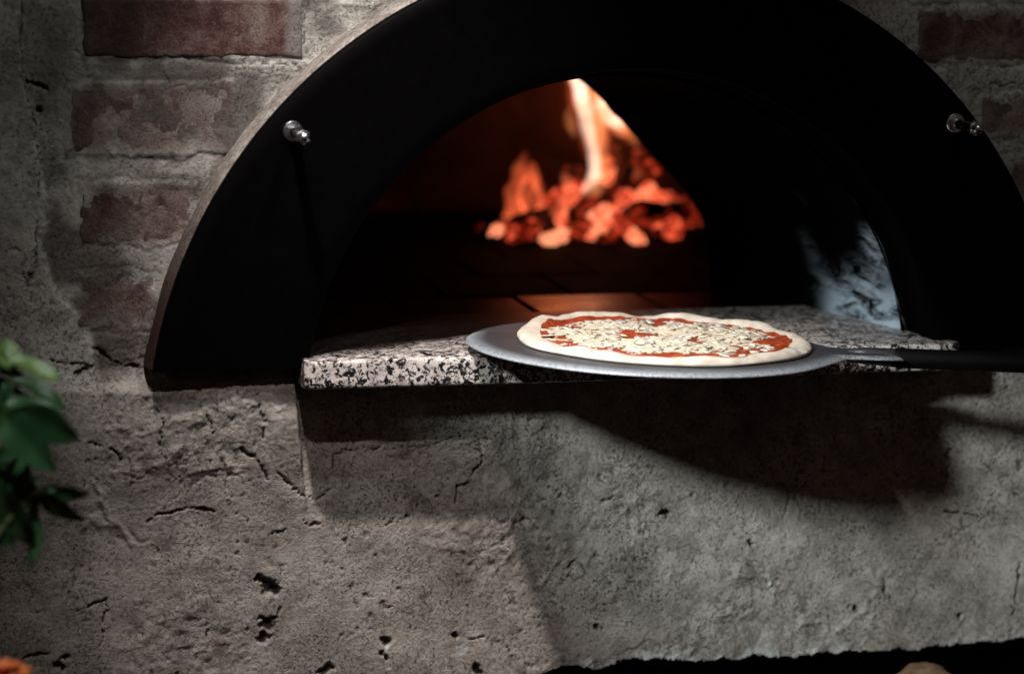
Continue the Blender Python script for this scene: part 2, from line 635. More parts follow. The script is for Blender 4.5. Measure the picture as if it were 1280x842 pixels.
def seg_dist(poly, Xa, Za, pad):
    """distance to a polyline, inf outside its padded box"""
    D = np.full(Xa.shape, 9.0)
    px = [p[0] for p in poly]
    pz = [p[1] for p in poly]
    m = (Xa > min(px) - pad) & (Xa < max(px) + pad) & (Za > min(pz) - pad) & (Za < max(pz) + pad)
    xx, zz = Xa[m], Za[m]
    dd = np.full(xx.shape, 9.0)
    for (a, b) in zip(poly[:-1], poly[1:]):
        vx, vz = b[0] - a[0], b[1] - a[1]
        L = vx * vx + vz * vz + 1e-12
        s = np.clip(((xx - a[0]) * vx + (zz - a[1]) * vz) / L, 0, 1)
        dd = np.minimum(dd, np.hypot(xx - a[0] - s * vx, zz - a[1] - s * vz))
    D[m] = dd
    return D


# warped coordinates make every drawn edge ragged
WX = X + 0.006 * fbm(X, Z, 0.03, 4, 5) + 0.0034 * fbm(X, Z, 0.009, 3, 6, 0.65)
WZ = Z + 0.006 * fbm(X, Z, 0.03, 4, 8) + 0.0034 * fbm(X, Z, 0.009, 3, 9, 0.65)

ledge = sstep(Z_LEDGE + 0.020, Z_LEDGE - 0.006, WZ + 0.012 * fbm(X, Z, 0.09, 3, 33))
depth = Y_UP + (Y_LOW - Y_UP) * ledge
pa, pb = at_y(366, 480, Y_LOW), at_y(383, 655, Y_LOW)      # the coat left of the slab stands forward and dies out downwards
sx = np.interp(Z, [pb.z, pa.z], [pb.x, pa.x])
fwd_l = (1 - sstep(-0.002, 0.003, X + 0.3 * (WX - X) - sx)) * sstep(pb.z - 0.03, pa.z - 0.02, Z) * ledge
depth = depth - 0.020 * fwd_l
rough = sstep(-0.25, 0.35, fbm(X, Z, 0.16, 3, 21))          # smooth trowelled patches and coarse ones
H = 0.0050 * fbm(X, Z, 0.22, 3, 1) + 0.0030 * fbm(X, Z, 0.06, 4, 2) * (0.5 + 0.7 * rough)
H += 0.0022 * fbm(X, Z, 0.018, 5, 3, 0.7) * (0.35 + 0.9 * rough)
rd = 1 - np.abs(fbm(X, Z, 0.05, 4, 41))
H += 0.0018 * (np.clip(rd - 0.72, 0, 1) / 0.28) ** 2 * rough
cav = np.zeros_like(H)
darken = np.zeros_like(H)
flake = np.zeros_like(H)
rust = np.zeros_like(H)
# pits
pn = fbm(X, Z, 0.011, 3, 55, 0.6)
pm = sstep(0.54, 0.78, pn + 0.22 * (rough - 0.5)) * sstep(-0.5, 0.35, fbm(X, Z, 0.08, 3, 56))
H -= 0.0028 * pm
cav = np.maximum(cav, 0.6 * pm)
pn = fbm(X, Z, 0.006, 2, 57, 0.6)
pm = sstep(0.5, 0.75, pn) * sstep(-0.1, 0.5, fbm(X, Z, 0.10, 2, 58))
H -= 0.0012 * pm
cav = np.maximum(cav, 0.55 * pm)

CRACKS = [  # (half width in px, depth in mm, photo points)
    (1.3, 3, [(418, 592), (416, 566), (432, 558), (478, 563), (500, 560), (530, 558), (560, 551), (603, 546)]),
    (2.6, 6, [(612, 549), (600, 545), (592, 549), (591, 558), (600, 563), (598, 578), (590, 592)]),
    (2.2, 5, [(588, 600), (574, 610), (568, 628)]),
    (1.6, 4, [(478, 656), (490, 646), (512, 641)]),
    (1.8, 4, [(343, 590), (360, 606), (377, 616), (398, 620), (408, 612), (416, 606)]),
    (1.8, 4, [(342, 668), (362, 656), (375, 645), (382, 656), (398, 655)]),
    (2.0, 5, [(96, 764), (130, 747), (134, 758), (129, 775), (128, 795), (121, 813)]),
    (2.4, 5, [(22, 823), (45, 816), (62, 813)]),
    (2.0, 5, [(182, 650), (205, 641), (234, 628), (250, 634), (266, 638)]),
    (1.6, 4, [(254, 768), (257, 784), (256, 804)]),
    (1.8, 4, [(192, 503), (198, 520), (197, 555), (205, 575)]),
    (2.4, 5, [(108, 548), (122, 552), (140, 560), (148, 572)]),
    (1.5, 4, [(196, 684), (198, 694)]),
    (2.2, 5, [(322, 770), (335, 775), (345, 772), (346, 762)]),
    (2.2, 5, [(1200, 558), (1190, 560), (1184, 568), (1190, 576), (1182, 590), (1183, 604)]),
    (2.0, 4, [(1226, 580), (1236, 592)]),
    (1.6, 4, [(1266, 690), (1274, 700), (1270, 730), (1268, 780), (1260, 798)]),
    (1.3, 3, [(1106, 718), (1107, 750)]),
    (1.3, 3, [(586, 802), (608, 798), (625, 806), (640, 820), (664, 832)]),
    (1.8, 4, [(754, 624), (770, 619)]), (1.8, 4, [(832, 644), (840, 637)]),
    (2.0, 5, [(718, 702), (712, 710), (724, 708)]),
    (1.4, 3, [(640, 655), (660, 650), (672, 662)]),
    (2.2, 5, [(1180, 640), (1210, 642), (1230, 648)]),
    (2.0, 5, [(300, 560), (318, 575), (330, 600)]), (1.5, 4, [(250, 515), (262, 540)]), (1.5, 4, [(320, 500), (328, 530), (322, 545)]),
]
UPC = [
    (2.2, 6, [(60, 446), (80, 458), (96, 456), (110, 460)]), (2.6, 7, [(116, 436), (128, 446), (142, 456), (156, 461), (170, 457)]),
    (3.0, 7, [(88, 468), (104, 462)]), (2.2, 6, [(185, 470), (215, 478), (250, 476)]),
    (5.0, 9, [(36, 104), (50, 106), (62, 112)]), (2.0, 5, [(24, 0), (22, 55), (30, 100), (44, 150), (56, 205), (50, 235), (44, 290), (36, 350)]),
    (2.2, 6, [(95, 64), (108, 68), (200, 71), (250, 76), (300, 78), (372, 79)]), (1.6, 4, [(377, 8), (381, 40), (378, 74)]),
    (1.6, 5, [(150, 193), (200, 197), (245, 195), (288, 193)]), (2.0, 5, [(95, 305), (130, 309), (180, 306)]),
    (2.4, 6, [(112, 408), (130, 410), (142, 405), (126, 390)]), (1.6, 4, [(265, 118), (275, 128)]), (1.8, 5, [(92, 150), (120, 175), (136, 192)]),
    (1.6, 4, [(28, 340), (36, 362), (37, 378)]),
    (2.2, 6, [(1206, 92), (1225, 82), (1280, 82), (1330, 80)]), (2.2, 6, [(1215, 108), (1240, 107), (1280, 104), (1330, 102)]),
    (1.8, 5, [(1236, 176), (1260, 178), (1290, 179)]),
]
CW = 0.55 + 0.9 * fbm(X, Z, 0.022, 3, 71, 0.6)
# fine wandering hairline cracks and crumbled seams
hl = np.abs(fbm(WX, WZ, 0.075, 3, 301, 0.6))
hm = sstep(-0.10, 0.35, fbm(X, Z, 0.12, 3, 302)) * sstep(-0.40, 0.20, fbm(X, Z, 0.02, 2, 303))
g = (1 - sstep(0.004, 0.020, hl)) * hm
H -= 0.0022 * g
cav = np.maximum(cav, 0.75 * g)
# rows of crumbled specks
g = sstep(0.34, 0.60, fbm(X, Z, 0.0075, 2, 304, 0.7)) * sstep(0.16, 0.55, fbm(WX, WZ, 0.07, 4, 305, 0.6))
H -= 0.0016 * g
cav = np.maximum(cav, 0.8 * g)
for lst, low in ((CRACKS, True), (UPC, False)):
    for (hw, mm, pl) in lst:
        poly = wpts(pl, low)
        wv_ = hw * 0.00082 * CW
        D = seg_dist(poly, WX, WZ, 0.02)
        g = 1 - sstep(0.35, 1.25, D / np.maximum(wv_, 1e-5))
        H -= mm * 0.001 * g
        H += 0.0012 * np.exp(-(D / 0.006) ** 2) * fbm(X, Z, 0.007, 2, 72)
        cav = np.maximum(cav, g)
# chipped holes
for (px, py, r) in [(334, 735, 12), (326, 728, 6), (345, 742, 6), (338, 782, 11), (330, 795, 9), (482, 796, 5), (481, 818, 4), (600, 838, 6), (408, 836, 8),
                    (750, 786, 4), (1071, 762, 6), (1195, 563, 5), (80, 820, 6), (75, 832, 5), (545, 618, 3), (833, 640, 4), (1200, 770, 4), (568, 796, 3), (940, 676, 4), (120, 108, 7), (52, 135, 6)]:
    low = py > 470
    p = at_y(px, py, Y_LOW if low else Y_UP)
    D = np.hypot(WX - p.x, WZ - p.z) + 0.007 * fbm(X, Z, 0.010, 3, 77, 0.65)
    g = 1 - sstep(r * 0.00045, r * 0.00105, D)
    H -= 0.007 * g
    cav = np.maximum(cav, g)
# raised trowel ridges seen on the render
for (hw, mm, pl) in [(3, 2.2, [(118, 600), (128, 635), (150, 665), (165, 682)]), (3, 1.6, [(675, 735), (690, 715), (705, 690)]), (2.0, 2.4, [(960, 717), (964, 738)]),
                     (3, 1.5, [(1045, 790), (1080, 765), (1100, 735), (1085, 700)]), (4, 1.8, [(100, 655), (120, 650), (136, 655)]), (3, 2, [(1000, 780), (1030, 775), (1035, 790)])]:
    D = seg_dist(wpts(pl, True), WX, WZ, 0.03)
    H += mm * 0.001 * np.exp(-(D / (hw * 0.0009)) ** 2)
D = seg_dist(wpts([(960, 717), (964, 738)], True), X, Z, 0.01)
flake = np.maximum(flake, 1 - sstep(0.0008, 0.0022, D))
# thicker coat on the far left, ending in a ragged edge
ep = wpts([(24, -160), (24, 0), (22, 60), (30, 105), (44, 150), (54, 210), (56, 240), (44, 300), (60, 350), (100, 400), (112, 440), (110, 480)], False)
ez = np.array([p[1] for p in ep])[::-1]
ex = np.array([p[0] for p in ep])[::-1]
edge_x = np.interp(Z, ez, ex)
step = sstep(0.004, -0.003, WX - edge_x)
H += 0.008 * step * (1 - ledge)
# brick field: recessed mortar smear, darker patches
zone = sstep(-0.002, 0.012, WX - edge_x) * (1 - ledge) * (1 - sstep(0.0, 0.1, X + 0.28))
darken = np.maximum(darken, zone * sstep(0.08, 0.5, fbm(X, Z, 0.07, 4, 91) + 0.22) * 0.80)
p = at_y(60, 60, Y_UP)
darken = np.maximum(darken, 0.75 * np.exp(-(((X - p.x) / 0.035) ** 2 + ((Z - p.z) / 0.08) ** 2)))
# pale flakes along the broken lower edge
BOT = wpts([(520, 900), (600, 868), (640, 852), (690, 838), (720, 834), (745, 838), (785, 824), (820, 826), (850, 824), (890, 827), (955, 821), (1000, 822), (1080, 813), (1130, 814), (1190, 806), (1280, 799), (1330, 794), (1420, 790)], True)
bx_ = np.array([p[0] for p in BOT])
bz_ = np.array([p[1] for p in BOT])
bot = np.interp(X, bx_, bz_) + 0.0042 * fbm(X, Z * 0, 0.02, 4, 61) + 0.002 * fbm(X, Z * 0, 0.006, 2, 62)
db = Z - bot
inspan = (X > bx_[0]) & (X < bx_[-1])
nearb = np.where(inspan, np.exp(-(np.clip(db, 0, 1) / 0.012) ** 2), 0)
H += 0.004 * nearb * fbm(X, Z, 0.018, 3, 63)
flake = np.maximum(flake, nearb * sstep(-0.08, 0.25, fbm(X, Z, 0.022, 3, 64)) * (1 - sstep(0.25, 0.4, X)) * 0.8)
for (px, py, r) in [(484, 812, 7), (484, 832, 5), (577, 812, 8), (800, 826, 9), (735, 832, 8), (900, 822, 8), (1003, 745, 3)]:
    p = at_y(px, py, Y_LOW)
    D = np.hypot((WX - p.x) * 1.2, (WZ - p.z) * 0.8) + 0.004 * fbm(X, Z, 0.010, 3, 78)
    flake = np.maximum(flake, 0.8 * (1 - sstep(r * 0.0004, r * 0.0009, D)))

BRICKS = [  # photo box, height of its face over the wall plane (m), cement smear, darkening towards its left end, how much plaster covers it
    (100, -4, 380, 75, 0.0065, 0.0, 0.85, -0.9), (84, 102, 294, 196, 0.0055, 0.45, 0.35, 0.12), (98, 224, 244, 308, 0.0055, 0.25, 0.55, 0.10), (92, 336, 196, 414, 0.0045, 0.45, 0.40, 0.16),
    (1140, 8, 1345, 80, 0.0060, 0.30, 0.2, -0.25), (1218, 114, 1345, 176, 0.0055, 0.5, 0.3, -0.1), (1252, 196, 1345, 262, 0.005, 0.5, 0.2, 0.0), (-120, 6, 14, 70, -0.012, 0.5, 0.2, 0.0),
]
for bi, (bx0, by0, bx1, by1, proud, sme, drk_, cov) in enumerate(BRICKS[:-1]):
    a, b = at_y(bx0, by1, Y_UP), at_y(bx1, by0, Y_UP)
    inx = np.minimum(WX - a.x, b.x - WX)
    inz = np.minimum(WZ - a.z, b.z - WZ)
    ins = np.minimum(inx, inz)
    mk = sstep(-0.006, 0.004, ins)
    near = sstep(-0.035, -0.004, ins)
    H = H * (1 - 0.6 * near) + (proud - 0.0008) * near * (1 - mk)
    cover = proud + 0.0024 * (cov + 1.25 * fbm(X, Z, 0.06, 5, 200 + bi, 0.62) - 0.75 * sstep(0.0, 0.022, ins) + 0.30)
    H = H * (1 - mk) + cover * mk
    rust = np.maximum(rust, mk * sstep(-0.55, 0.25, fbm(X, Z, 0.05, 4, 230 + bi, 0.6)) * sstep(0.0, 0.012, ins) * (0.85 if bi else 0))
    if bi in (1, 2, 3):
        dk = np.exp(-((WZ - a.z + 0.002) / 0.006) ** 2) + 0.7 * np.exp(-((WZ - b.z - 0.003) / 0.010) ** 2)
        darken = np.maximum(darken, 0.75 * dk * sstep(-0.02, 0.01, inx) * sstep(-0.25, 0.35, fbm(X, Z, 0.03, 4, 240 + bi, 0.65)))
Yw = depth - H
keep_v = ~(inspan & (db < 0))
hole = (np.hypot(X - OUT_C.x, Z - OUT_C.z) < OUT_R - 0.035) & (Z > Z_PLATE - 0.0)
hole |= (X > SLAB_L + 0.015) & (X < SLAB_R - 0.015) & (Z > 0.974) & (Z < 1.02)
keep_v &= ~hole
# snap the broken lower edge onto its line
Zs = Z.copy()
nz, nx = X.shape
kf = keep_v[:-1, :-1] & keep_v[1:, :-1] & keep_v[:-1, 1:] & keep_v[1:, 1:]
idx = np.arange(nz * nx).reshape(nz, nx)
q = np.stack([idx[:-1, :-1][kf], idx[:-1, 1:][kf], idx[1:, 1:][kf], idx[1:, :-1][kf]], 1)
# boundary edges -> a return running back into the wall
e = np.concatenate([q[:, [0, 1]], q[:, [1, 2]], q[:, [2, 3]], q[:, [3, 0]]])
key = np.minimum(e[:, 0], e[:, 1]).astype(np.int64) * (nz * nx) + np.maximum(e[:, 0], e[:, 1])
u, inv, cnt = np.unique(key, return_inverse=True, return_counts=True)
be = e[cnt[inv] == 1]
used = np.unique(q)
remap = -np.ones(nz * nx, np.int64)
remap[used] = np.arange(len(used))
V = np.stack([X.ravel()[used], Yw.ravel()[used], Zs.ravel()[used]], 1)
q = remap[q]
be = remap[be]
bv = np.unique(be)
bmap = -np.ones(len(used), np.int64)
bmap[bv] = len(used) + np.arange(len(bv))
VB = V[bv].copy()
VB[:, 1] = np.maximum(VB[:, 1] + 0.05, 0.17)
V = np.concatenate([V, VB])
q2 = np.stack([be[:, 1], be[:, 0], bmap[be[:, 0]], bmap[be[:, 1]]], 1)
q = np.concatenate([q, q2])


def attr_full(a):
    a = a.ravel()[used]
    return np.concatenate([a, a[bv]])


me = bpy.data.meshes.new('plaster_wall')
me.vertices.add(len(V))
me.vertices.foreach_set('co', V.ravel())
me.loops.add(q.size)
me.loops.foreach_set('vertex_index', q.ravel())
me.polygons.add(len(q))
me.polygons.foreach_set('loop_start', np.arange(len(q)) * 4)
me.polygons.foreach_set('use_smooth', np.ones(len(q), bool))
me.update(calc_edges=True)
for k, a in (('cavity', cav), ('darken', darken), ('flake', flake), ('rust', rust)):
    at = me.attributes.new(k, 'FLOAT', 'POINT')
    at.data.foreach_set('value', attr_full(np.clip(a, 0, 1)).astype(np.float32))
wall = link('plaster_wall', me, 'plaster')
tag(wall, 'cracked grey plaster wall with old red bricks showing through around the oven arch', 'wall')

# bricks showing through the plaster
for bi, (x0, y0, x1, y1, proud, smear, drk_, cov) in enumerate(BRICKS[:-1]):
    a = at_y(x0, y1, Y_UP)
    b = at_y(x1, y0, Y_UP)
    cx, cz = (a.x + b.x) / 2, (a.z + b.z) / 2
    hx, hz = (b.x - a.x) / 2, (b.z - a.z) / 2
    nx_, nz_ = max(12, int(hx * 2 / 0.0025)), max(10, int(hz * 2 / 0.0025))
    gx, gz = np.meshgrid(np.linspace(-1, 1, nx_), np.linspace(-1, 1, nz_))
    lx, lz = gx * hx, gz * hz
    ed = np.minimum((1 - np.abs(gx)) * hx, (1 - np.abs(gz)) * hz)
    round_ = 1 - sstep(0, 0.005, ed + 0.002 * fbm(lx + bi, lz, 0.02, 3, 101))
    hh = proud + 0.0012 * fbm(lx + bi * 3.1, lz, 0.03, 4, 102) + 0.0007 * fbm(lx + bi * 3.1, lz, 0.006, 3, 103) - 0.010 * round_ ** 2
    cx_w = lx + 0.0025 * fbm(lz + bi, lx * 0, 0.03, 3, 104) * np.abs(gx)
    cz_w = lz + 0.0020 * fbm(lx + bi, lz * 0, 0.03, 3, 105) * np.abs(gz)
    vs = np.stack([cx_w.ravel(), -hh.ravel(), cz_w.ravel()], 1).tolist()
    fs = [(j * nx_ + i, j * nx_ + i + 1, (j + 1) * nx_ + i + 1, (j + 1) * nx_ + i) for j in range(nz_ - 1) for i in range(nx_ - 1)]
    ring = [i for i in range(nx_)] + [j * nx_ + nx_ - 1 for j in range(1, nz_)] + [(nz_ - 1) * nx_ + i for i in range(nx_ - 2, -1, -1)] + [j * nx_ for j in range(nz_ - 2, 0, -1)]
    base = len(vs)
    vs += [[vs[r][0], 0.03, vs[r][2]] for r in ring]
    for k in range(len(ring)):
        k2 = (k + 1) % len(ring)
        fs.append((ring[k2], ring[k], base + k, base + k2))
    fs.append(tuple(base + k for k in range(len(ring))))
    sm_ = np.clip(smear + 0.7 * (1 - sstep(0, 0.008, ed)) + 0.25 * fbm(lx + bi, lz, 0.05, 3, 106), 0, 1).ravel()
    if bi == 0:
        sm_ = np.maximum(sm_, (sstep(0.78, 0.90, gx + 0.05 * fbm(lx, lz, 0.02, 2, 3)) * 0.95).ravel())
    drk2 = (drk_ * (1 - sstep(-0.9, 0.55, gx + 0.5 * fbm(lx + bi, lz, 0.07, 3, 107)))).ravel()
    sm_ = np.concatenate([sm_, np.zeros(len(ring))])
    drk2 = np.concatenate([drk2, np.zeros(len(ring))])
    o = obj('brick', vs, fs, 'brick', wall, attrs={'smear': sm_, 'darken': drk2})
    o.location = (cx, Y_UP, cz)

# ------------------------------------------------------------------ the oven
oven = empty('pizza_oven', (IN_C.x, 0.3, 0.0))
tag(oven, 'wood-fired oven with black steel arch front and dark vaulted mouth', 'oven')


def put(o):
    return child_of(o, oven)


# mortar rim behind the steel front
A0 = math.asin((Z_PLATE - OUT_C.z) / OUT_R)
NA = 220
vs, fs, rim_shade = [], [], []
prof = [(0.001, 0.120), (0.001, 0.075), (0.001, 0.055), (0.000, Y_PLATE + 0.014), (-0.004, Y_PLATE + 0.010), (-0.03, Y_PLATE + 0.010)]
for i in range(NA + 1):
    th = A0 + (math.pi - 2 * A0) * i / NA
    for j, (dr, y) in enumerate(prof):
        nz1 = float(fbm(np.array([th * 0.5]), np.array([y + j * .01]), 0.05, 4, 7)[0]) * (0.0025 if j < 4 else 0)
        r = OUT_R + dr + nz1
        vs.append((OUT_C.x + r * math.cos(th), y, OUT_C.z + r * math.sin(th)))
        rim_shade.append(float(np.clip(1.0 - sstep(0.12, 0.34, r * math.sin(th)), 0, 1)))  # lower sides painted darker, as the rim lies in shade there
m = len(prof)
for i in range(NA):
    for j in range(m - 1):
        fs.append((i * m + j, i * m + j + 1, (i + 1) * m + j + 1, (i + 1) * m + j))
put(obj('arch_rim', vs, fs, 'rim_mortar', attrs={'darken': rim_shade}))

# steel front plate
A1 = math.asin((Z_PLATE - IN_C.z) / IN_R)
rows = [(OUT_R - 0.004, 0.012, 0), (OUT_R - 0.002, 0.004, 0), (OUT_R - 0.003, 0.0008, 0), (OUT_R - 0.005, 0, 0)]
vs, fs = [], []
NR = 8
for i in range(NA + 1):
    s = i / NA
    to = A0 + (math.pi - 2 * A0) * s
    ti = A1 + (math.pi - 2 * A1) * s
    po = Vector((OUT_C.x + (OUT_R - 0.002) * math.cos(to), OUT_C.z + (OUT_R - 0.002) * math.sin(to)))
    pi_ = Vector((IN_C.x + IN_R * math.cos(ti), IN_C.z + IN_R * math.sin(ti)))
    dr = (po - pi_).normalized()
    ln = [(po, 0.012), (po, 0.002), (po - dr * 0.002, 0.0)]
    for k in range(1, NR):
        ln.append((po.lerp(pi_, k / NR), 0.0))
    ln += [(pi_ + dr * 0.002, 0.0), (pi_, 0.002), (pi_, 0.012)]
    for (p2, dy) in ln:
        vs.append((p2.x, Y_PLATE + dy, p2.y))
m = len(ln)
for i in range(NA):
    for j in range(m - 1):
        fs.append((i * m + j, (i + 1) * m + j, (i + 1) * m + j + 1, i * m + j + 1))
plate = put(obj('front_plate', vs, fs, 'black_steel'))

# steel sleeve inside the plate opening, then the plaster vault, then the dome
REAR_Y = 0.46
RC = at_y(646, 411, REAR_Y)
k_ = (REAR_Y - CAM.y) / (Vector((0, 1, 0)).dot(fwd)) * 1.0
scale_rear = (at_y(746, 411, REAR_Y) - RC).length / 100
scale_rear_z = (at_y(646, 311, REAR_Y) - RC).length / 100
RA, RB = 268 * scale_rear, 340 * scale_rear_z
Z_HEARTH = 0.992


def front_prof(s, shrink):
    ti = A1 + (math.pi - 2 * A1) * s
    return Vector((IN_C.x + (IN_R - shrink) * math.cos(ti), max(IN_C.z + (IN_R - shrink) * math.sin(ti), Z_HEARTH - 0.02)))


RP = catmull([at_y(a_, b_, REAR_Y) for a_, b_ in ((890, 350), (888, 310), (882, 280), (860, 242), (824, 204), (792, 168), (762, 134), (730, 104), (696, 82), (668, 70), (640, 66))], 8)
RPX = np.array([p.x for p in RP])
RPZ = np.array([p.z for p in RP])
RPC = RPX[-1]
RPL = np.concatenate([[0], np.cumsum(np.hypot(np.diff(RPX), np.diff(RPZ)))])
RPL /= RPL[-1]
RPZ[0] = min(RPZ[0], Z_HEARTH - 0.02)


def rear_prof(s):
    k = min(s, 1 - s) * 2
    x = float(np.interp(k, RPL, RPX))
    z = float(np.interp(k, RPL, RPZ))
    return Vector((x if s <= 0.5 else 2 * RPC - x, z))


vs, fs = [], []
sl = [(0.012, 0.0), (0.03, 0.001), (0.062, 0.003), (0.066, 0.005), (0.066, 0.012)]
for i in range(NA + 1):
    for (dy, sh) in sl:
        p = front_prof(i / NA, sh)
        vs.append((p.x, Y_PLATE + dy, p.y))
m = len(sl)
for i in range(NA):
    for j in range(m - 1):
        fs.append((i * m + j, (i + 1) * m + j, (i + 1) * m + j + 1, i * m + j + 1))
put(obj('steel_sleeve', vs, fs, 'black_steel'))

vs, fs, lit_patch = [], [], []
ND = 40
Y0V = Y_PLATE + 0.0655
for i in range(NA + 1):
    s = i / NA
    a = front_prof(s, 0.010)
    b = rear_prof(s)
    for j in range(ND + 1):
        u_ = j / ND
        p = a.lerp(b, u_)
        y = Y0V + (REAR_Y - Y0V) * u_
        nn = 0.004 * n3((p.x, y, p.y), 0.05, 3) + 0.002 * n3((p.x, y, p.y), 0.02, 4)
        c = Vector((IN_C.x, IN_C.z))
        d = (p - c).normalized()
        p = p + d * nn
        vs.append((p.x, y, p.y))
        lit_patch.append(float(np.clip(1 - sstep(0.07, 0.125, p.y - Z_HEARTH + 0.05 * n3((p.x, y, p.y), 0.05, 9)), 0, 1) * (1 - sstep(0.19, 0.27, y + 0.05 * n3((p.x, y, p.y), 0.05, 19)))) if s < 0.5 else 0.0)  # painted pool of light, low on the right side
m = ND + 1
for i in range(NA):
    for j in range(m - 1):
        fs.append((i * m + j, (i + 1) * m + j, (i + 1) * m + j + 1, i * m + j + 1))
put(obj('vault', vs, fs, 'sooty_vault', attrs={'lit_patch': lit_patch}))

# dome with its front wall around the vault's end
DC = Vector((RC.x - 0.02, REAR_Y + 0.30, Z_HEARTH - 0.02))
DR, DH = 0.50, 0.46
vs, fs = [], []
# front wall: rear profile -> dome section at REAR_Y
sec = math.sqrt(1 - (0.30 / DR) ** 2)
for i in range(NA + 1):
    s = i / NA
    p = rear_prof(s)
    th = math.pi * s
    qd = Vector((DC.x + DR * sec * math.cos(th), DC.z + DH * sec * math.sin(th)))
    vs += [(p.x, REAR_Y, p.y), (p.x, REAR_Y + 0.004, p.y), (qd.x, REAR_Y + 0.004, qd.y)]
for i in range(NA):
    for j in range(2):
        fs.append((i * 3 + j, (i + 1) * 3 + j, (i + 1) * 3 + j + 1, i * 3 + j + 1))
nb = len(vs)
NE, NZ_ = 40, 120
for a in range(NZ_ + 1):
    phi = -math.pi / 2 + 0.0 + 2 * math.pi * a / NZ_
    for b in range(NE + 1):
        el = math.pi / 2 * b / NE
        x = DC.x + DR * math.cos(el) * math.cos(phi)
        y = DC.y + DR * math.cos(el) * math.sin(phi)
        z = DC.z + DH * math.sin(el)
        vs.append((x, max(y, REAR_Y + 0.004), z))
for a in range(NZ_):
    for b in range(NE):
        ids = (nb + a * (NE + 1) + b, nb + (a + 1) * (NE + 1) + b, nb + (a + 1) * (NE + 1) + b + 1, nb + a * (NE + 1) + b + 1)
        if all(vs[k][1] <= REAR_Y + 0.0041 for k in ids):
            continue
        fs.append(ids)
put(obj('dome', vs, fs, 'dome_brick'))

# hearth of fire-clay tiles
hb = put(obj('hearth_bed', [(IN_C.x - .7, 0.27, Z_HEARTH - .03), (IN_C.x + .6, 0.27, Z_HEARTH - .03), (IN_C.x + .6, 1.3, Z_HEARTH - .03), (IN_C.x - .7, 1.3, Z_HEARTH - .03)], [(0, 1, 2, 3)], 'dome_brick', smooth=False))
TW = 0.158
bm = bmesh.new()
bmesh.ops.create_cube(bm, size=1.0)
for vv in bm.verts:
    vv.co = Vector((vv.co.x * (TW - 0.004), vv.co.y * (TW - 0.004), vv.co.z * 0.028))
bmesh.ops.bevel(bm, geom=[e_ for e_ in bm.edges], offset=0.002, segments=1, affect='EDGES')
tile_me = bpy.data.meshes.new('floor_tile')
bm.to_mesh(tile_me)
bm.free()
worn_me = tile_me.copy()
worn_me.materials.append(MATS['floor_tile_worn'])
rt = random.Random(3)
for i in range(-4, 4):
    for j in range(6):
        o = link('floor_tile', worn_me if j == 0 else tile_me, 'floor_tile')
        o.location = (IN_C.x + (i + 0.35 + 0.5 * (j % 2)) * TW, 0.36 + TW * j, Z_HEARTH - 0.0145 + rt.uniform(-.0012, .0012))
        o.rotation_euler = (rt.uniform(-.006, .006), rt.uniform(-.006, .006), rt.uniform(-.01, .01))
        put(o)


# bolts through the steel front
def bolt(px, py, mirror):
    p = at_y(px, py, Y_PLATE)
    b = empty('bolt', p)
    child_of(b, oven)
    R = Matrix.Rotation(math.radians(90), 3, 'X')      # local z -> world -y

    def part(name, bm):
        for vv in bm.verts:
            vv.co = R @ vv.co
        return bm_obj(name, bm, 'chrome', b, smooth=False)

    def cyl(r, z0, z1, seg, r2=None):
        bm = bmesh.new()
        bmesh.ops.create_cone(bm, cap_ends=True, segments=seg, radius1=r, radius2=r if r2 is None else r2, depth=z1 - z0)
        for vv in bm.verts:
            vv.co.z += (z0 + z1) / 2
        bmesh.ops.bevel(bm, geom=[e_ for e_ in bm.edges if len(e_.link_faces) == 2 and e_.calc_face_angle(0) > 0.9], offset=0.0006, segments=1, affect='EDGES')
        return bm
    part('washer', cyl(0.0108, 0.0002, 0.0022, 32))
    part('hexagon_nut', cyl(0.0084, 0.0024, 0.0098, 6))
    # threaded shaft
    pr = [(0.0, 0.0054)]
    z = 0.0099
    vs_, fs_ = [], []
    zz = []
    while z < 0.066:
        zz += [(z, 0.0054), (z + 0.0009, 0.0048)]
        z += 0.0018
    for (z, r) in zz:
        for k in range(16):
            a = 2 * math.pi * k / 16
            vs_.append(R @ Vector((r * math.cos(a), r * math.sin(a), z)))
    for i in range(len(zz) - 1):
        for k in range(16):
            fs_.append((i * 16 + k, i * 16 + (k + 1) % 16, (i + 1) * 16 + (k + 1) % 16, (i + 1) * 16 + k))
    obj('threaded_shaft', vs_, fs_, 'chrome', b)
    part('hexagon_nut', cyl(0.0082, 0.050, 0.0585, 6))
    bm = bmesh.new()
    bmesh.ops.create_uvsphere(bm, u_segments=20, v_segments=10, radius=0.0062)
    for vv in bm.verts:
        vv.co.z = vv.co.z * 0.9 + 0.0625
    part('cap', bm).data.polygons.foreach_set('use_smooth', [True] * 200)
    return b


bolt(366, 164, 1)
bolt(1194, 154, -1)

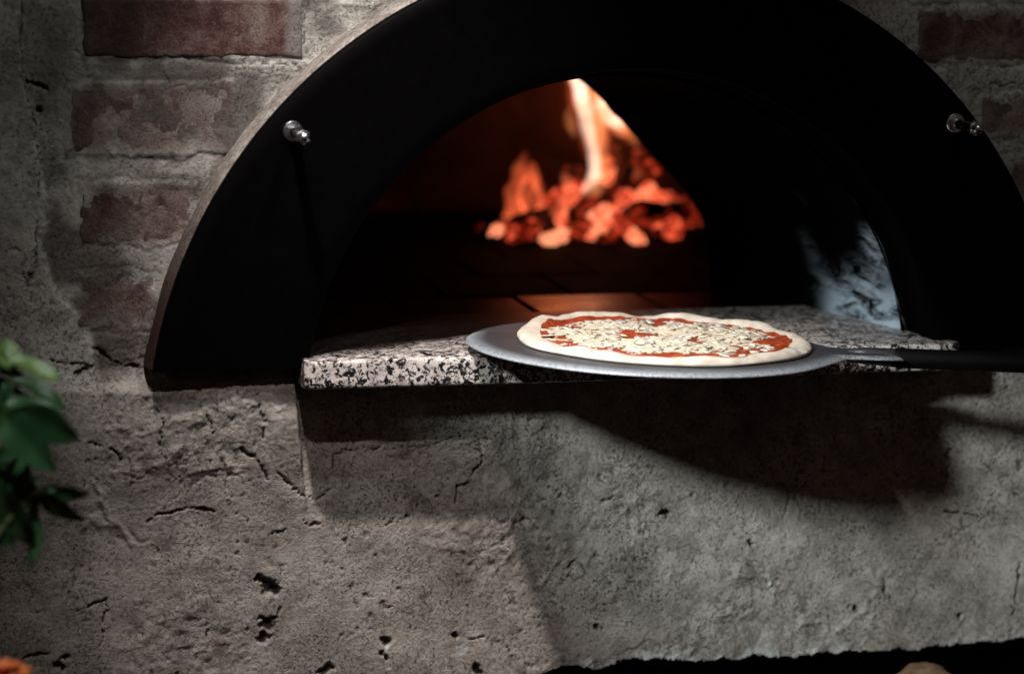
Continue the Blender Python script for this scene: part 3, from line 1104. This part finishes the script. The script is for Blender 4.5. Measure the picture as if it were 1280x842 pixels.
# ------------------------------------------------------------------ granite slab at the mouth
nxs, nys = 200, 60
slab_back = 0.275
x0, x1 = SLAB_L, SLAB_R
TH = 0.0305
DGA, DGB = at_z(374, 446, 1.0), at_z(600, 412, 1.0)      # shade of the arch is painted into the slab behind this line
vs, fs, drk_ = [], [], []
profile = [(0.012, -TH), (0.0025, -TH), (0.0005, -TH + 0.0015)] + [(0.0, -TH + 0.003 + (TH - 0.005) * k / 6) for k in range(7)] + [(0.0006, -0.0008), (0.0022, 0.0)]
profile += [(0.0022 + (slab_back - 0.0022) * k / 40, 0.0) for k in range(1, 41)] + [(slab_back, -TH)]
for i in range(nxs + 1):
    s = i / nxs
    x = x0 + (x1 - x0) * s
    endr = 0.006 * (1 - sstep(0, 0.010, np.array((x - x0)))) + 0.006 * (1 - sstep(0, 0.010, np.array((x1 - x))))
    for (y, z) in profile:
        dy = 0.0008 * n3((x, y, z), 0.02, 5) if y < 0.002 and z < -0.001 else 0
        vs.append((x, y + float(endr) * (1 if y < 0.02 else 0) + dy, 1.0 + z))
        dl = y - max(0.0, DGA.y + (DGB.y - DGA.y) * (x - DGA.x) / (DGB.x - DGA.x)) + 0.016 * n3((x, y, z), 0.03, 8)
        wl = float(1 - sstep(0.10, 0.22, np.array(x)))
        drk_.append(float(np.clip(0.35 * sstep(0.0, 0.06, np.array(y)) + 0.62 * sstep(-0.045, -0.005, np.array(dl)), 0, 0.97)) * wl + (1 - wl) * 0.25 * float(sstep(0.01, 0.05, np.array(y))))
m = len(profile)
for i in range(nxs):
    for j in range(m - 1):
        fs.append((i * m + j, (i + 1) * m + j, (i + 1) * m + j + 1, i * m + j + 1))
fs.append(tuple(range(m)))
fs.append(tuple(nxs * m + k for k in range(m))[::-1])
slab = obj('granite_slab', vs, fs, 'granite', attrs={'darken': drk_})
tag(slab, 'speckled black, white and pink granite slab forming the ledge of the oven mouth', 'stone slab')
sm_ = slab.modifiers.new('edge', 'EDGE_SPLIT')
sm_.split_angle = math.radians(50)

# ------------------------------------------------------------------ peel
HD = math.radians(-14)                                  # direction of the handle, seen from above
TILT = math.radians(1.3)
PC = at_z(812, 430, 1.0105)
peel = empty('pizza_peel', PC)
peel.rotation_euler = (Matrix.Rotation(HD, 3, 'Z') @ Matrix.Rotation(TILT, 3, 'Y') @ Matrix.Rotation(math.radians(-1.6), 3, 'X')).to_euler()
tag(peel, 'round silver metal pizza peel with a dark handle, holding the raw pizza', 'pizza peel')
R_BL = 0.199


def blade_r(th):
    """outline radius: a disc drawn out into a neck along +x"""
    th = (th + math.pi) % (2 * math.pi) - math.pi
    r = R_BL
    nk = 0.024
    a = abs(th)
    # straight neck
    if a < 0.30:
        r2 = min(0.275, nk / max(math.sin(a), 1e-3))
        r = max(r, r2)
    r += 0.020 * math.exp(-(a / 0.26) ** 2)
    return min(r, 0.275)


vs, fs, glint_v = [], [], []
NT_, NRR = 240, 24
for side in (1, -1):
    for k in range(NT_):
        th = 2 * math.pi * k / NT_
        R_ = blade_r(th)
        for j in range(1, NRR + 1):
            f_ = j / NRR
            r = R_ * f_
            f_ = 1 - (1 - f_) ** 1.4
            r = R_ * f_
            edge = max(0, (r - (R_ - 0.022)) / 0.022)
            z = 0.0010 * side * (1 if j < NRR else 0.45) - 0.0040 * edge ** 2
            vs.append((r * math.cos(th), r * math.sin(th), z))
            glint_v.append(max(0.05, min(1, edge * 1.2)) if math.sin(th) < 0.25 else 0.12)  # painted reflection, strongest along the near rim
off = NT_ * NRR
for side in range(2):
    c_i = len(vs)
    vs.append((0, 0, 0.0014 if side == 0 else -0.0014))
    glint_v.append(0)
    for k in range(NT_):
        k2 = (k + 1) % NT_
        b0 = side * off
        tri = (c_i, b0 + k * NRR, b0 + k2 * NRR)
        fs.append(tri if side == 0 else tri[::-1])
        for j in range(NRR - 1):
            qd = (b0 + k * NRR + j, b0 + k * NRR + j + 1, b0 + k2 * NRR + j + 1, b0 + k2 * NRR + j)
            fs.append(qd if side == 0 else qd[::-1])
for k in range(NT_):
    k2 = (k + 1) % NT_
    fs.append((k * NRR + NRR - 1, off + k * NRR + NRR - 1, off + k2 * NRR + NRR - 1, k2 * NRR + NRR - 1))
obj('blade', vs, fs, 'peel_metal', peel, attrs={'rim_glint': glint_v})
vs, fs = tube([(0.215, 0, -0.003), (0.235, 0, -0.0035), (0.26, 0, -0.004), (0.285, 0, -0.004)], [0.007, 0.0095, 0.0100, 0.0096], 20)
obj('socket', vs, fs, 'peel_metal', peel)
vs, fs = tube([(0.262, 0, -0.0045), (0.270, 0, -0.0045), (0.6, 0, -0.0045), (1.05, 0, -0.0045), (1.06, 0, -0.0045)], [0.0095, 0.0110, 0.0110, 0.0110, 0.008], 24)
obj('handle', vs, fs, 'handle_metal', peel)

# ------------------------------------------------------------------ pizza
PZ = at_z(827, 428, 1.0130)
pizza = empty('pizza', PZ)
pizza.rotation_euler = peel.rotation_euler
tag(pizza, 'uncooked pizza with red tomato sauce and shredded white cheese lying on the peel', 'pizza')
PR = 0.160
rp = random.Random(5)


def pz_r(th):
    lump = 0
    bx = math.cos(th)
    return PR * (1 + 0.012 * math.sin(3 * th + 1) + 0.010 * math.sin(5 * th + 2.2) + 0.006 * math.sin(9 * th + .4))


def rim_h(th):
    # crust is lumpier and higher at the back (th about 1.9)
    back = max(0, math.sin(th + 0.1)) ** 1.0
    l = 0.5 + 0.5 * math.sin(6.0 * th + 0.9) * math.sin(3.3 * th + 2.0)
    return 0.0070 + 0.0120 * back * l + 0.0012 * math.sin(8 * th)


def pizza_z(x, y):
    r = math.hypot(x, y)
    th = math.atan2(y, x)
    f_ = r / pz_r(th)
    hr = rim_h(th)
    inner = 0.0045 + 0.0007 * n3((x, y, 0), 0.03, 6)
    rim = hr * math.sqrt(max(0, 1 - ((f_ - 0.925) / 0.075) ** 2)) if f_ > 0.925 else hr
    k = sstep(0.80, 0.91, np.array(f_))
    g_ = 0.0 if f_ > 0.985 else 0.0014 * n3((x, y, 0), 0.018, 15) + 0.0007 * n3((x, y, 0), 0.008, 16)
    return float(inner * (1 - k) + rim * k) + g_


NT_, NRR = 200, 44
vs, fs = [], []
for k in range(NT_):
    th = 2 * math.pi * k / NT_
    R_ = pz_r(th)
    for j in range(1, NRR + 1):
        f_ = (j / NRR)
        f_ = 1 - (1 - f_) ** 1.5
        r = R_ * f_
        x, y = r * math.cos(th), r * math.sin(th)
        z = pizza_z(x, y)
        vs.append((x, y, max(z, 0.0001)))
c_i = len(vs)
vs.append((0, 0, pizza_z(0.0001, 0)))
for k in range(NT_):
    k2 = (k + 1) % NT_
    fs.append((c_i, k * NRR, k2 * NRR))
    for j in range(NRR - 1):
        fs.append((k * NRR + j, k * NRR + j + 1, k2 * NRR + j + 1, k2 * NRR + j))
fs.append(tuple(k * NRR + NRR - 1 for k in range(NT_))[::-1])
obj('dough', vs, fs, 'dough', pizza)

# sauce
vs, fs = [], []
NT_, NRR = 300, 26


def sauce_r(th):
    c, sn = math.cos(th), math.sin(th)
    return pz_r(th) * (0.875 + 0.014 * math.sin(3 * th + 1.3) + 0.022 * n3((c, sn, 0), 0.35, 51) + 0.010 * n3((c, sn, 0), 0.12, 52) + 0.006 * n3((c, sn, 0), 0.04, 53))


for k in range(NT_):
    th = 2 * math.pi * k / NT_
    R_ = sauce_r(th)
    for j in range(1, NRR + 1):
        f_ = j / NRR
        x, y = R_ * f_ * math.cos(th), R_ * f_ * math.sin(th)
        lift = 0.0016 * min(1, (1 - f_) / 0.06) - 0.0004
        vs.append((x, y, pizza_z(x, y) + lift + 0.0010 * n3((x, y, 1), 0.010, 25) * min(1, (1 - f_) / 0.06)))
c_i = len(vs)
vs.append((0, 0, pizza_z(0.0001, 0) + 0.0016))
for k in range(NT_):
    k2 = (k + 1) % NT_
    fs.append((c_i, k * NRR, k2 * NRR))
    for j in range(NRR - 1):
        fs.append((k * NRR + j, k * NRR + j + 1, k2 * NRR + j + 1, k2 * NRR + j))
obj('sauce', vs, fs, 'sauce', pizza)


# cheese: a few shred shapes, copied
def shred_mesh(seed):
    r_ = random.Random(seed)
    L = r_.choice([r_.uniform(0.008, 0.016), r_.uniform(0.014, 0.030)])
    bend = r_.uniform(-0.5, 0.5)
    wv_, hv = r_.uniform(0.0018, 0.0056), r_.uniform(0.0006, 0.0011)
    vs, fs = [], []
    n = 5
    for i in range(n + 1):
        u_ = (i / n - 0.5)
        x, y = L * u_ + r_.uniform(-.0008, .0008), L * bend * u_ * u_ + r_.uniform(-.0007, .0007)
        z = r_.uniform(-0.0006, 0.0008)
        tp = r_.uniform(0.25, 0.6) if i in (0, n) else r_.uniform(0.6, 1.25)
        for (dy, dz) in ((-1, -1), (1, -1), (1, 1), (-1, 1)):
            vs.append((x + r_.uniform(-.0008, .0008), y + dy * wv_ * tp * r_.uniform(.7, 1.2), z + dz * hv * tp * r_.uniform(.6, 1.3)))
    for i in range(n):
        for k in range(4):
            fs.append((i * 4 + k, i * 4 + (k + 1) % 4, (i + 1) * 4 + (k + 1) % 4, (i + 1) * 4 + k))
    fs += [(3, 2, 1, 0), (n * 4, n * 4 + 1, n * 4 + 2, n * 4 + 3)]
    me_ = bpy.data.meshes.new('cheese_shred')
    me_.from_pydata(vs, [], fs)
    me_.polygons.foreach_set('use_smooth', [True] * len(fs))
    me_.materials.append(MATS['cheese_pale' if seed % 3 else 'cheese_cream'])
    return me_


SH = [shred_mesh(k) for k in range(28)]
hills = [(rp.uniform(-0.085, 0.085), rp.uniform(-0.095, 0.085), rp.uniform(0.02, 0.04)) for _ in range(16)] + [(-.03, -.06, .045), (.03, -.06, .04), (0, -.02, .05), (-.075, .03, .035), (.07, .01, .035), (0.02, .06, .05), (-.08, -.03, .03)] + [(0.102 * math.cos(a_), 0.102 * math.sin(a_), 0.026) for a_ in (0.5, 1.15, 1.9, 2.4, 3.0, 3.9, 4.5, 5.1, 5.9)]


def pile(x, y):
    return min(0.0042, sum(0.0028 * math.exp(-((x - a) ** 2 + (y - b) ** 2) / (s * s * .5)) for a, b, s in hills))


def bed_z(x, y):
    return pizza_z(x, y) - 0.0012 + pile(x, y) * 1.35 + 0.0011 * n3((x, y, 2), 0.012, 35) + 0.0006 * n3((x, y, 3), 0.006, 36)


vs, fs = [], []
NT_, NRR = 110, 36
for k in range(NT_):
    th = 2 * math.pi * k / NT_
    for j in range(1, NRR + 1):
        r = 0.124 * (j / NRR) * (1 + 0.04 * math.sin(5 * th + 1))
        x, y = r * math.cos(th), r * math.sin(th)
        vs.append((x, y, bed_z(x, y) - (0.003 if j == NRR else 0)))
c_i = len(vs)
vs.append((0, 0, bed_z(0.0001, 0)))
for k in range(NT_):
    k2 = (k + 1) % NT_
    fs.append((c_i, k * NRR, k2 * NRR))
    for j in range(NRR - 1):
        fs.append((k * NRR + j, k * NRR + j + 1, k2 * NRR + j + 1, k2 * NRR + j))
obj('cheese_layer', vs, fs, 'cheese_cream', pizza)


def shred_place(rr):
    while True:
        if rr.random() < 0.72:
            a, b, s = rr.choice(hills)
            x, y = a + rr.gauss(0, s * .55), b + rr.gauss(0, s * .55)
        else:
            th, r = rr.uniform(0, 6.283), 0.134 * math.sqrt(rr.random())
            x, y = r * math.cos(th), r * math.sin(th)
        if math.hypot(x, y) < 0.132:
            break
    z = max(pizza_z(x, y) + 0.0010, bed_z(x, y) - 0.0003) + 0.0006 * rr.random()
    return (x, y, z), (rr.gauss(0, .10), rr.gauss(0, .10), rr.uniform(0, 6.283))


for k in range(300):
    l_, r_ = shred_place(rp)
    o = link('cheese_shred', SH[k % 28], None, pizza)
    o.location, o.rotation_euler = l_, r_
# the finer crumbs of cheese underneath, joined
vs, fs = [], []
for k in range(380):
    l_, r_ = shred_place(rp)
    M_ = Matrix.Translation(Vector(l_) - Vector((0, 0, 0.0008))) @ Matrix.Rotation(r_[2], 4, 'Z') @ Matrix.Rotation(r_[0], 4, 'X') @ Matrix.Rotation(r_[1], 4, 'Y') @ Matrix.Scale(rp.uniform(.5, .85), 4)
    me_ = SH[k % 28]
    b0 = len(vs)
    vs += [M_ @ vv.co for vv in me_.vertices]
    fs += [tuple(b0 + i for i in p_.vertices) for p_ in me_.polygons]
o = obj('cheese_crumbs', vs, fs, 'cheese_pale', pizza)
o['kind'] = 'stuff'

# ------------------------------------------------------------------ fire
FY = at_z(745, 303, Z_HEARTH).y                           # how far back the fire stands
lamp = bpy.data.lights.new('fire_light', 'POINT')
lamp.energy, lamp.color, lamp.shadow_soft_size = 0.30, (1.0, 0.22, 0.07), 0.05
lo = bpy.data.objects.new('fire_light', lamp)
C.objects.link(lo)
lo.location = at_y(712, 165, FY + 0.15)


def fp(px, py, dy=0.0):
    return at_y(px, py, FY + dy)


FS = (fp(745, 200) - fp(645, 200)).length / 100            # metres per photo pixel at the fire


def log_obj(p0, p1, r, label, seed):
    pts = [p0.lerp(p1, k / 12) for k in range(13)]
    rad = [r * (1 + 0.14 * n3((k * .7, seed, 0), 1.0, seed)) * (0.8 if k in (0, 12) else 1) for k in range(13)]
    vs, fs = tube(pts, rad, 16)
    vs = [v_ + Vector((n3(v_, .02, seed), n3(v_, .02, seed + 1), n3(v_, .02, seed + 2))) * r * 0.16 for v_ in vs]
    base = p0
    vs = [v_ - base for v_ in vs]
    o = obj('log', vs, fs, 'charred_log')
    o.location = base
    tag(o, label, 'log', 'logs burning in the oven')
    return o


zf = Z_HEARTH
log_obj(Vector((*fp(640, 300).xy, zf + .020)), Vector((*fp(745, 300, .16).xy, zf + .022)), 0.020, 'charred log lying under the tall orange glow of the fire', 1)
log_obj(Vector((*fp(690, 300, .10).xy, zf + .020)), Vector((*fp(880, 300, .12).xy, zf + .022)), 0.020, 'charred log lying along the back of the ember bed', 2)
log_obj(fp(792, 262, -0.02), fp(876, 268, .05), 0.015, 'charred log lying high across the glowing embers beside the flame', 3)
log_obj(Vector((*fp(735, 285, .05).xy, zf + .055)), fp(812, 205, .16), 0.016, 'charred log leaning up behind the white flame', 4)


def ember_mesh(seed):
    bm = bmesh.new()
    bmesh.ops.create_icosphere(bm, subdivisions=3, radius=1.0)
    for vv in bm.verts:
        c = vv.co
        vv.co = c * (1 + 0.55 * n3(c, 0.9, seed) + 0.25 * n3(c, 0.4, seed + 3) + 0.1 * n3(c, 0.2, seed + 5))
        vv.co.x *= (1.0, 1.5, 1.2, 1.9, 1.0, 1.6)[seed % 6]
    me_ = bpy.data.meshes.new('ember')
    bm.to_mesh(me_)
    bm.free()
    me_.polygons.foreach_set('use_smooth', [True] * len(me_.polygons))
    me_.materials.append(MATS['ember'])
    return me_


EM = [ember_mesh(k) for k in range(12)]
EMB = [(664, 286, 13), (645, 294, 7), (687, 299, 9), (701, 273, 6), (703, 294, 7), (723, 288, 9), (736, 291, 11), (754, 274, 13), (764, 296, 9), (779, 282, 8), (795, 296, 11),
       (782, 246, 9), (772, 261, 7), (808, 246, 11), (828, 252, 11), (845, 257, 10), (859, 261, 13), (820, 268, 7), (821, 290, 8), (839, 284, 12), (803, 206, 14), (708, 243, 12), (695, 257, 9),
       (720, 217, 10), (750, 298, 7), (676, 296, 6), (640, 284, 6), (733, 262, 6), (850, 276, 7), (757, 222, 7), (762, 200, 5), (622, 288, 6), (600, 284, 4)]
for k, (px, py, r) in enumerate(EMB):
    dy = 0.0 if py > 280 else (0.035 if py > 255 else 0.07)
    o = link('ember', EM[k % 12], None)
    o.location = fp(px, py, dy + rp.uniform(-.01, .01))
    r_ = r * FS * 1.02
    o.scale = (r_ * rp.uniform(.95, 1.25), r_, r_ * rp.uniform(.8, 1.05))
    o.rotation_euler = (rp.uniform(-.6, .6), rp.uniform(-1.2, 1.2), rp.uniform(-.7, .7))
    tag(o, 'glowing orange-red ember in the heap of coals under the flame', 'ember', 'embers of the oven fire')


def flame(chains, mat, label):
    base = chains[0][0]
    root = fp(base[0], base[1], base[3])
    allv, allf = [], []
    for ch in chains:
        pts = catmull([fp(c[0], c[1], c[3]) for c in ch], 10)
        rr = [c[2] * FS for c in ch]
        rad = [float(np.interp(i / 10, range(len(rr)), rr)) for i in range(len(pts))]
        vs, fs = tube(pts, rad, 28)
        b0 = len(allv)
        sd = len(allv) % 97
        am = max(rr) * 0.32
        vs = [v_ + Vector((n3(v_, 0.016, sd), n3(v_, 0.016, sd + 1), 0.6 * n3(v_, 0.016, sd + 2))) * am + Vector((n3(v_, 0.006, sd), 0, n3(v_, 0.006, sd + 5))) * am * 0.35 for v_ in vs]
        allv += [v_ - root for v_ in vs]
        allf += [tuple(b0 + i for i in f_) for f_ in fs]
    o = obj('flame', allv, allf, mat)
    o.location = root
    tag(o, label, 'flame')
    return o


flame([[(727, 242, 2, 0), (734, 234, 6, 0), (744, 216, 8, 0), (742, 192, 8, .01), (734, 162, 8, .02), (730, 134, 9, .02), (724, 108, 10, .02), (719, 84, 9, .03), (724, 58, 8, .03), (720, 35, 2, .03)]],
      'flame_core', 'tall narrow white flame rising from the embers')
flame([[(742, 112, 2, .035), (750, 122, 7, .035), (760, 136, 11, .035), (768, 146, 10, .035), (776, 156, 6, .035), (784, 163, 2, .035)], [(742, 128, 3, .02), (752, 138, 8, .02), (764, 150, 9, .02), (774, 160, 3, .02)]],
      'flame_core', 'broad pale flame curling down beside the tall white one')
flame([[(732, 98, 2, .045), (744, 112, 10, .045), (760, 134, 18, .045), (775, 154, 14, .045), (788, 170, 7, .045), (798, 182, 2, .045)]],
      'flame_mid', 'orange fringe of flame around the broad pale one')
flame([[(728, 246, 3, .03), (742, 232, 12, .03), (751, 212, 13, .03), (749, 186, 13, .04), (744, 156, 13, .04), (736, 126, 12, .04), (724, 92, 11, .05), (714, 60, 4, .05)], [(718, 172, 2, .045), (714, 158, 7, .045), (713, 145, 6, .045), (716, 130, 2, .045)]],
      'flame_mid', 'orange flame wrapped close behind the tall white one')
flame([[(724, 250, 4, .06), (744, 232, 20, .06), (754, 208, 22, .06), (748, 176, 22, .06), (740, 140, 24, .06), (726, 100, 24, .07), (716, 60, 8, .07)], [(736, 100, 5, .07), (756, 122, 20, .07), (778, 152, 20, .07), (800, 182, 6, .07)]],
      'flame_haze', 'faint red-orange glow of burning gas around the tall white flame')
flame([[(646, 290, 8, .05), (648, 268, 15, .05), (644, 246, 14, .06), (648, 226, 11, .06), (652, 208, 8, .06), (658, 192, 1, .06)], [(664, 290, 10, .09), (668, 268, 17, .09), (662, 246, 16, .09), (664, 222, 12, .09), (660, 204, 3, .09)], [(680, 286, 10, .12), (684, 266, 13, .12), (678, 248, 10, .12), (676, 228, 3, .12)], [(655, 262, 4, .07), (662, 250, 12, .07), (656, 236, 10, .07), (660, 222, 3, .07)], [(610, 290, 3, .1), (634, 284, 9, .1), (656, 276, 14, .1)]],
      'flame_soft', 'wide soft orange flame apart from the tall white one')
flame([[(688, 268, 4, .02), (700, 260, 10, .02), (713, 244, 10, .02), (711, 229, 7, .02), (704, 217, 2, .02)], [(735, 292, 2, .03), (750, 284, 10, .03), (756, 268, 8, .03), (752, 256, 2, .03)], [(778, 262, 2, .03), (800, 248, 7, .03), (826, 250, 8, .03), (850, 258, 7, .03), (866, 262, 2, .03)], [(676, 296, 3, .03), (700, 292, 7, .03), (728, 290, 8, .03), (745, 294, 3, .03)], [(818, 292, 2, .03), (824, 272, 6, .03), (818, 254, 2, .03)], [(792, 222, 2, .08), (803, 210, 9, .08), (800, 194, 5, .08), (795, 184, 1, .08)]], 'flame_low', 'low ragged orange flames licking through the heap of embers')

# ------------------------------------------------------------------ wood store under the wall
ZN = at_y(1176, 934, -0.01).z
nx0, nx1 = BOT[0][0] - 0.02, BOT[-1][0] + 0.02
nzt = 0.80
vs = [(nx0, 0.168, ZN), (nx1, 0.168, ZN), (nx1, 0.85, ZN), (nx0, 0.85, ZN), (nx0, 0.168, nzt), (nx1, 0.168, nzt), (nx1, 0.85, nzt), (nx0, 0.85, nzt)]
st = obj('wood_store', vs, [(0, 1, 2, 3), (3, 2, 6, 7), (0, 3, 7, 4), (2, 1, 5, 6), (7, 6, 5, 4)], 'niche_plaster', smooth=False)
tag(st, 'dark recess for firewood under the broken lower edge of the wall', 'recess')
# slab under the recess
o = obj('recess_base', [(nx0, -0.03, ZN - .004), (nx1, -0.03, ZN - .004), (nx1, 0.9, ZN - .004), (nx0, 0.9, ZN - .004), (nx0, -0.03, 0), (nx1, -0.03, 0), (nx1, 0.9, 0), (nx0, 0.9, 0)],
        [(0, 1, 2, 3), (0, 4, 5, 1), (1, 5, 6, 2), (3, 2, 6, 7), (0, 3, 7, 4)], 'niche_plaster', st, smooth=False)
LC = at_y(1176, 890, -0.01)
lr = LC.z - ZN
vs, fs = [], []
lg = empty('firewood_log', (LC.x, -0.01, ZN))
tag(lg, 'cut firewood log with pale end in the recess under the wall', 'log')
vs, fs = tube([(0, 0.005 * k, lr) for k in range(15)], [lr * .97] + [lr] * 13 + [lr * .93], 56)
vs = [Vector((v_[0] * (1 + .10 * n3(v_, .012, 3) + .05 * n3(v_, .005, 4)), v_[1], lr + (v_[2] - lr) * (1 + .10 * n3(v_, .012, 3) + .05 * n3(v_, .005, 4)))) for v_ in vs]
obj('bark', vs, fs, 'bark', lg)
vs = [(0, -0.001, lr)] + [(lr * .98 * math.cos(2 * math.pi * k / 28), -0.0005, lr + lr * .98 * math.sin(2 * math.pi * k / 28)) for k in range(28)]
o = obj('cut_end', [(a, b, c - lr) for a, b, c in vs], [(0, 1 + (k + 1) % 28, 1 + k) for k in range(28)], 'cut_wood', lg)
o.location = (0, 0, lr)

# ------------------------------------------------------------------ potted plant at the left
PD = 2.82
pot_c = at_d(-230, 1500, PD)
plant = empty('potted_plant', (pot_c.x, pot_c.y, 0))
tag(plant, 'leafy green plant with glossy dark leaves reaching in front of the wall', 'plant')


def pl(o):
    return child_of(o, plant)


pr = [(0.10, 0.0), (0.115, 0.02), (0.155, 0.42), (0.165, 0.425), (0.165, 0.46), (0.15, 0.46), (0.145, 0.42)]
vs, fs = [], []
for (r, z) in pr:
    for k in range(32):
        a = 2 * math.pi * k / 32
        vs.append((r * math.cos(a), r * math.sin(a), z))
for j in range(len(pr) - 1):
    for k in range(32):
        fs.append((j * 32 + k, j * 32 + (k + 1) % 32, (j + 1) * 32 + (k + 1) % 32, (j + 1) * 32 + k))
fs.append(tuple(range(32))[::-1])
obj('pot', vs, fs, 'terracotta', plant)
obj('soil', [(0, 0, .43)] + [(0.146 * math.cos(2 * math.pi * k / 32), 0.146 * math.sin(2 * math.pi * k / 32), .425) for k in range(32)], [(0, 1 + k, 1 + (k + 1) % 32) for k in range(32)], 'soil', plant)


def leaf_mesh(seed):
    r_ = random.Random(seed)
    vs, fs = [], []
    n, m_ = 10, 6
    curl, fold = r_.uniform(0.15, 0.45), r_.uniform(0.15, 0.4)
    for i in range(n + 1):
        u_ = i / n
        wd = 0.5 * (math.sin(math.pi * u_ ** 0.8) ** 0.75 if 0 < u_ < 1 else 0.02)
        for j in range(m_ + 1):
            vv = (j / m_ - 0.5) * 2
            vs.append((u_, vv * wd, -curl * u_ * u_ + fold * abs(vv) * wd * 0.6 + 0.03 * math.sin(9 * u_ + vv)))
    for i in range(n):
        for j in range(m_):
            fs.append((i * (m_ + 1) + j, i * (m_ + 1) + j + 1, (i + 1) * (m_ + 1) + j + 1, (i + 1) * (m_ + 1) + j))
    me_ = bpy.data.meshes.new('leaf')
    me_.from_pydata(vs, [], fs)
    me_.polygons.foreach_set('use_smooth', [True] * len(fs))
    me_.materials.append(MATS['leaf'])
    return me_


LM = [leaf_mesh(k) for k in range(5)]


def leaf(p0, p1, width, up, k):
    d = p1 - p0
    L = d.length
    xv = d.normalized()
    zv = (Vector(up) - xv * Vector(up).dot(xv)).normalized()
    yv = zv.cross(xv)
    o = link('leaf', LM[k % 5], None)
    o.matrix_world = Matrix(((xv.x * L, yv.x * width, zv.x * L, p0.x), (xv.y * L, yv.y * width, zv.y * L, p0.y), (xv.z * L, yv.z * width, zv.z * L, p0.z), (0, 0, 0, 1)))
    return pl(o)


px_m = PD / F_PX
toward = (CAM - at_d(40, 560, PD)).normalized()
UPV = Vector((0, 0, 1))
# (base, tip, width px, how much the face turns up to the lamps)
LV = [((14, 462), (8, 420), 30, .75), ((12, 452), (80, 470), 30, .9), ((10, 476), (84, 490), 34, 1.0), ((8, 505), (88, 512), 32, .95), ((20, 510), (95, 556), 52, -.25),
      ((10, 540), (72, 556), 22, .9), ((14, 596), (22, 540), 34, .7), ((12, 594), (52, 592), 16, .95), ((42, 618), (86, 606), 18, .85), ((66, 612), (110, 622), 24, -.4),
      ((52, 612), (94, 658), 30, -.5), ((46, 646), (40, 712), 17, -.6), ((38, 634), (46, 662), 16, .7), ((6, 520), (62, 590), 46, -.4), ((0, 560), (40, 640), 50, -.5), ((-10, 600), (30, 690), 50, -.5),
      ((-10, 540), (40, 520), 40, -.2), ((-20, 470), (30, 510), 40, -.4), ((-15, 440), (24, 474), 30, -.4), ((-30, 640), (14, 684), 40, -.3), ((0, 484), (60, 540), 44, -.5), ((10, 600), (60, 630), 40, -.5),
      ((-60, 500), (-10, 560), 50, .3), ((-70, 560), (-14, 600), 50, -.2), ((-60, 430), (-10, 470), 46, .6), ((-20, 585), (36, 612), 44, -.3), ((-20, 500), (24, 548), 50, -.4), ((5, 478), (14, 520), 18, .8)]
for k, (b0, t0, wd, uf) in enumerate(LV):
    dd = rp.uniform(-0.05, 0.05)
    p0 = at_d(b0[0], b0[1], PD + dd)
    p1 = at_d(t0[0], t0[1], PD + dd + rp.uniform(-.012, .012))
    up = UPV * uf + toward * (0.55 if uf > 0 else 0.6) + Vector((rp.uniform(-.15, .15), 0, 0))
    leaf(p0, p1, wd * px_m, up, k)
for k, ends in enumerate([[(-170, 1150), (-90, 800), (-30, 620), (14, 520), (10, 450)], [(-170, 1150), (-80, 820), (-10, 680), (34, 625), (60, 612)], [(-175, 1150), (-120, 800), (-60, 600), (-30, 480)]]):
    foot = Vector((pot_c.x + rp.uniform(-.03, .03), pot_c.y + rp.uniform(-.03, .03), 0.42))
    pts = catmull([foot] + [at_d(a, b, PD) for a, b in ends[1:]], 6)
    rad = [0.006 * (1 - 0.75 * i / (len(pts) - 1)) for i in range(len(pts))]
    vs, fs = tube(pts, rad, 8)
    pl(obj('stem', vs, fs, 'stem'))
# an orange blossom on its own stalk
bl = at_d(2, 846, PD - 0.05)
pts = catmull([Vector((pot_c.x + .04, pot_c.y - .03, 0.42)), at_d(-90, 1000, PD - .03), bl], 8)
vs, fs = tube(pts, [0.003] * len(pts), 8)
pl(obj('stalk', vs, fs, 'stem'))
blossom = empty('blossom', bl)
child_of(blossom, plant)
for ring, (n, L, el) in enumerate([(9, 0.030, .55), (7, 0.022, 1.0), (5, 0.015, 1.3)]):
    for k in range(n):
        a = 2 * math.pi * k / n + ring * .3
        d = Vector((math.cos(a) * math.cos(el), math.sin(a) * math.cos(el), math.sin(el)))
        o = link('petal', bpy.data.meshes.get('petal') or LM[0].copy(), None)
        if o.data.name != 'petal':
            o.data.name = 'petal'
            o.data.materials.clear()
            o.data.materials.append(MATS['petal'])
        xv = d
        zv = (UPV - xv * UPV.dot(xv)).normalized()
        yv = zv.cross(xv)
        wd = L * .62
        o.matrix_world = Matrix(((xv.x * L, yv.x * wd, zv.x * L, bl.x), (xv.y * L, yv.y * wd, zv.y * L, bl.y), (xv.z * L, yv.z * wd, zv.z * L, bl.z), (0, 0, 0, 1)))
        child_of(o, blossom)
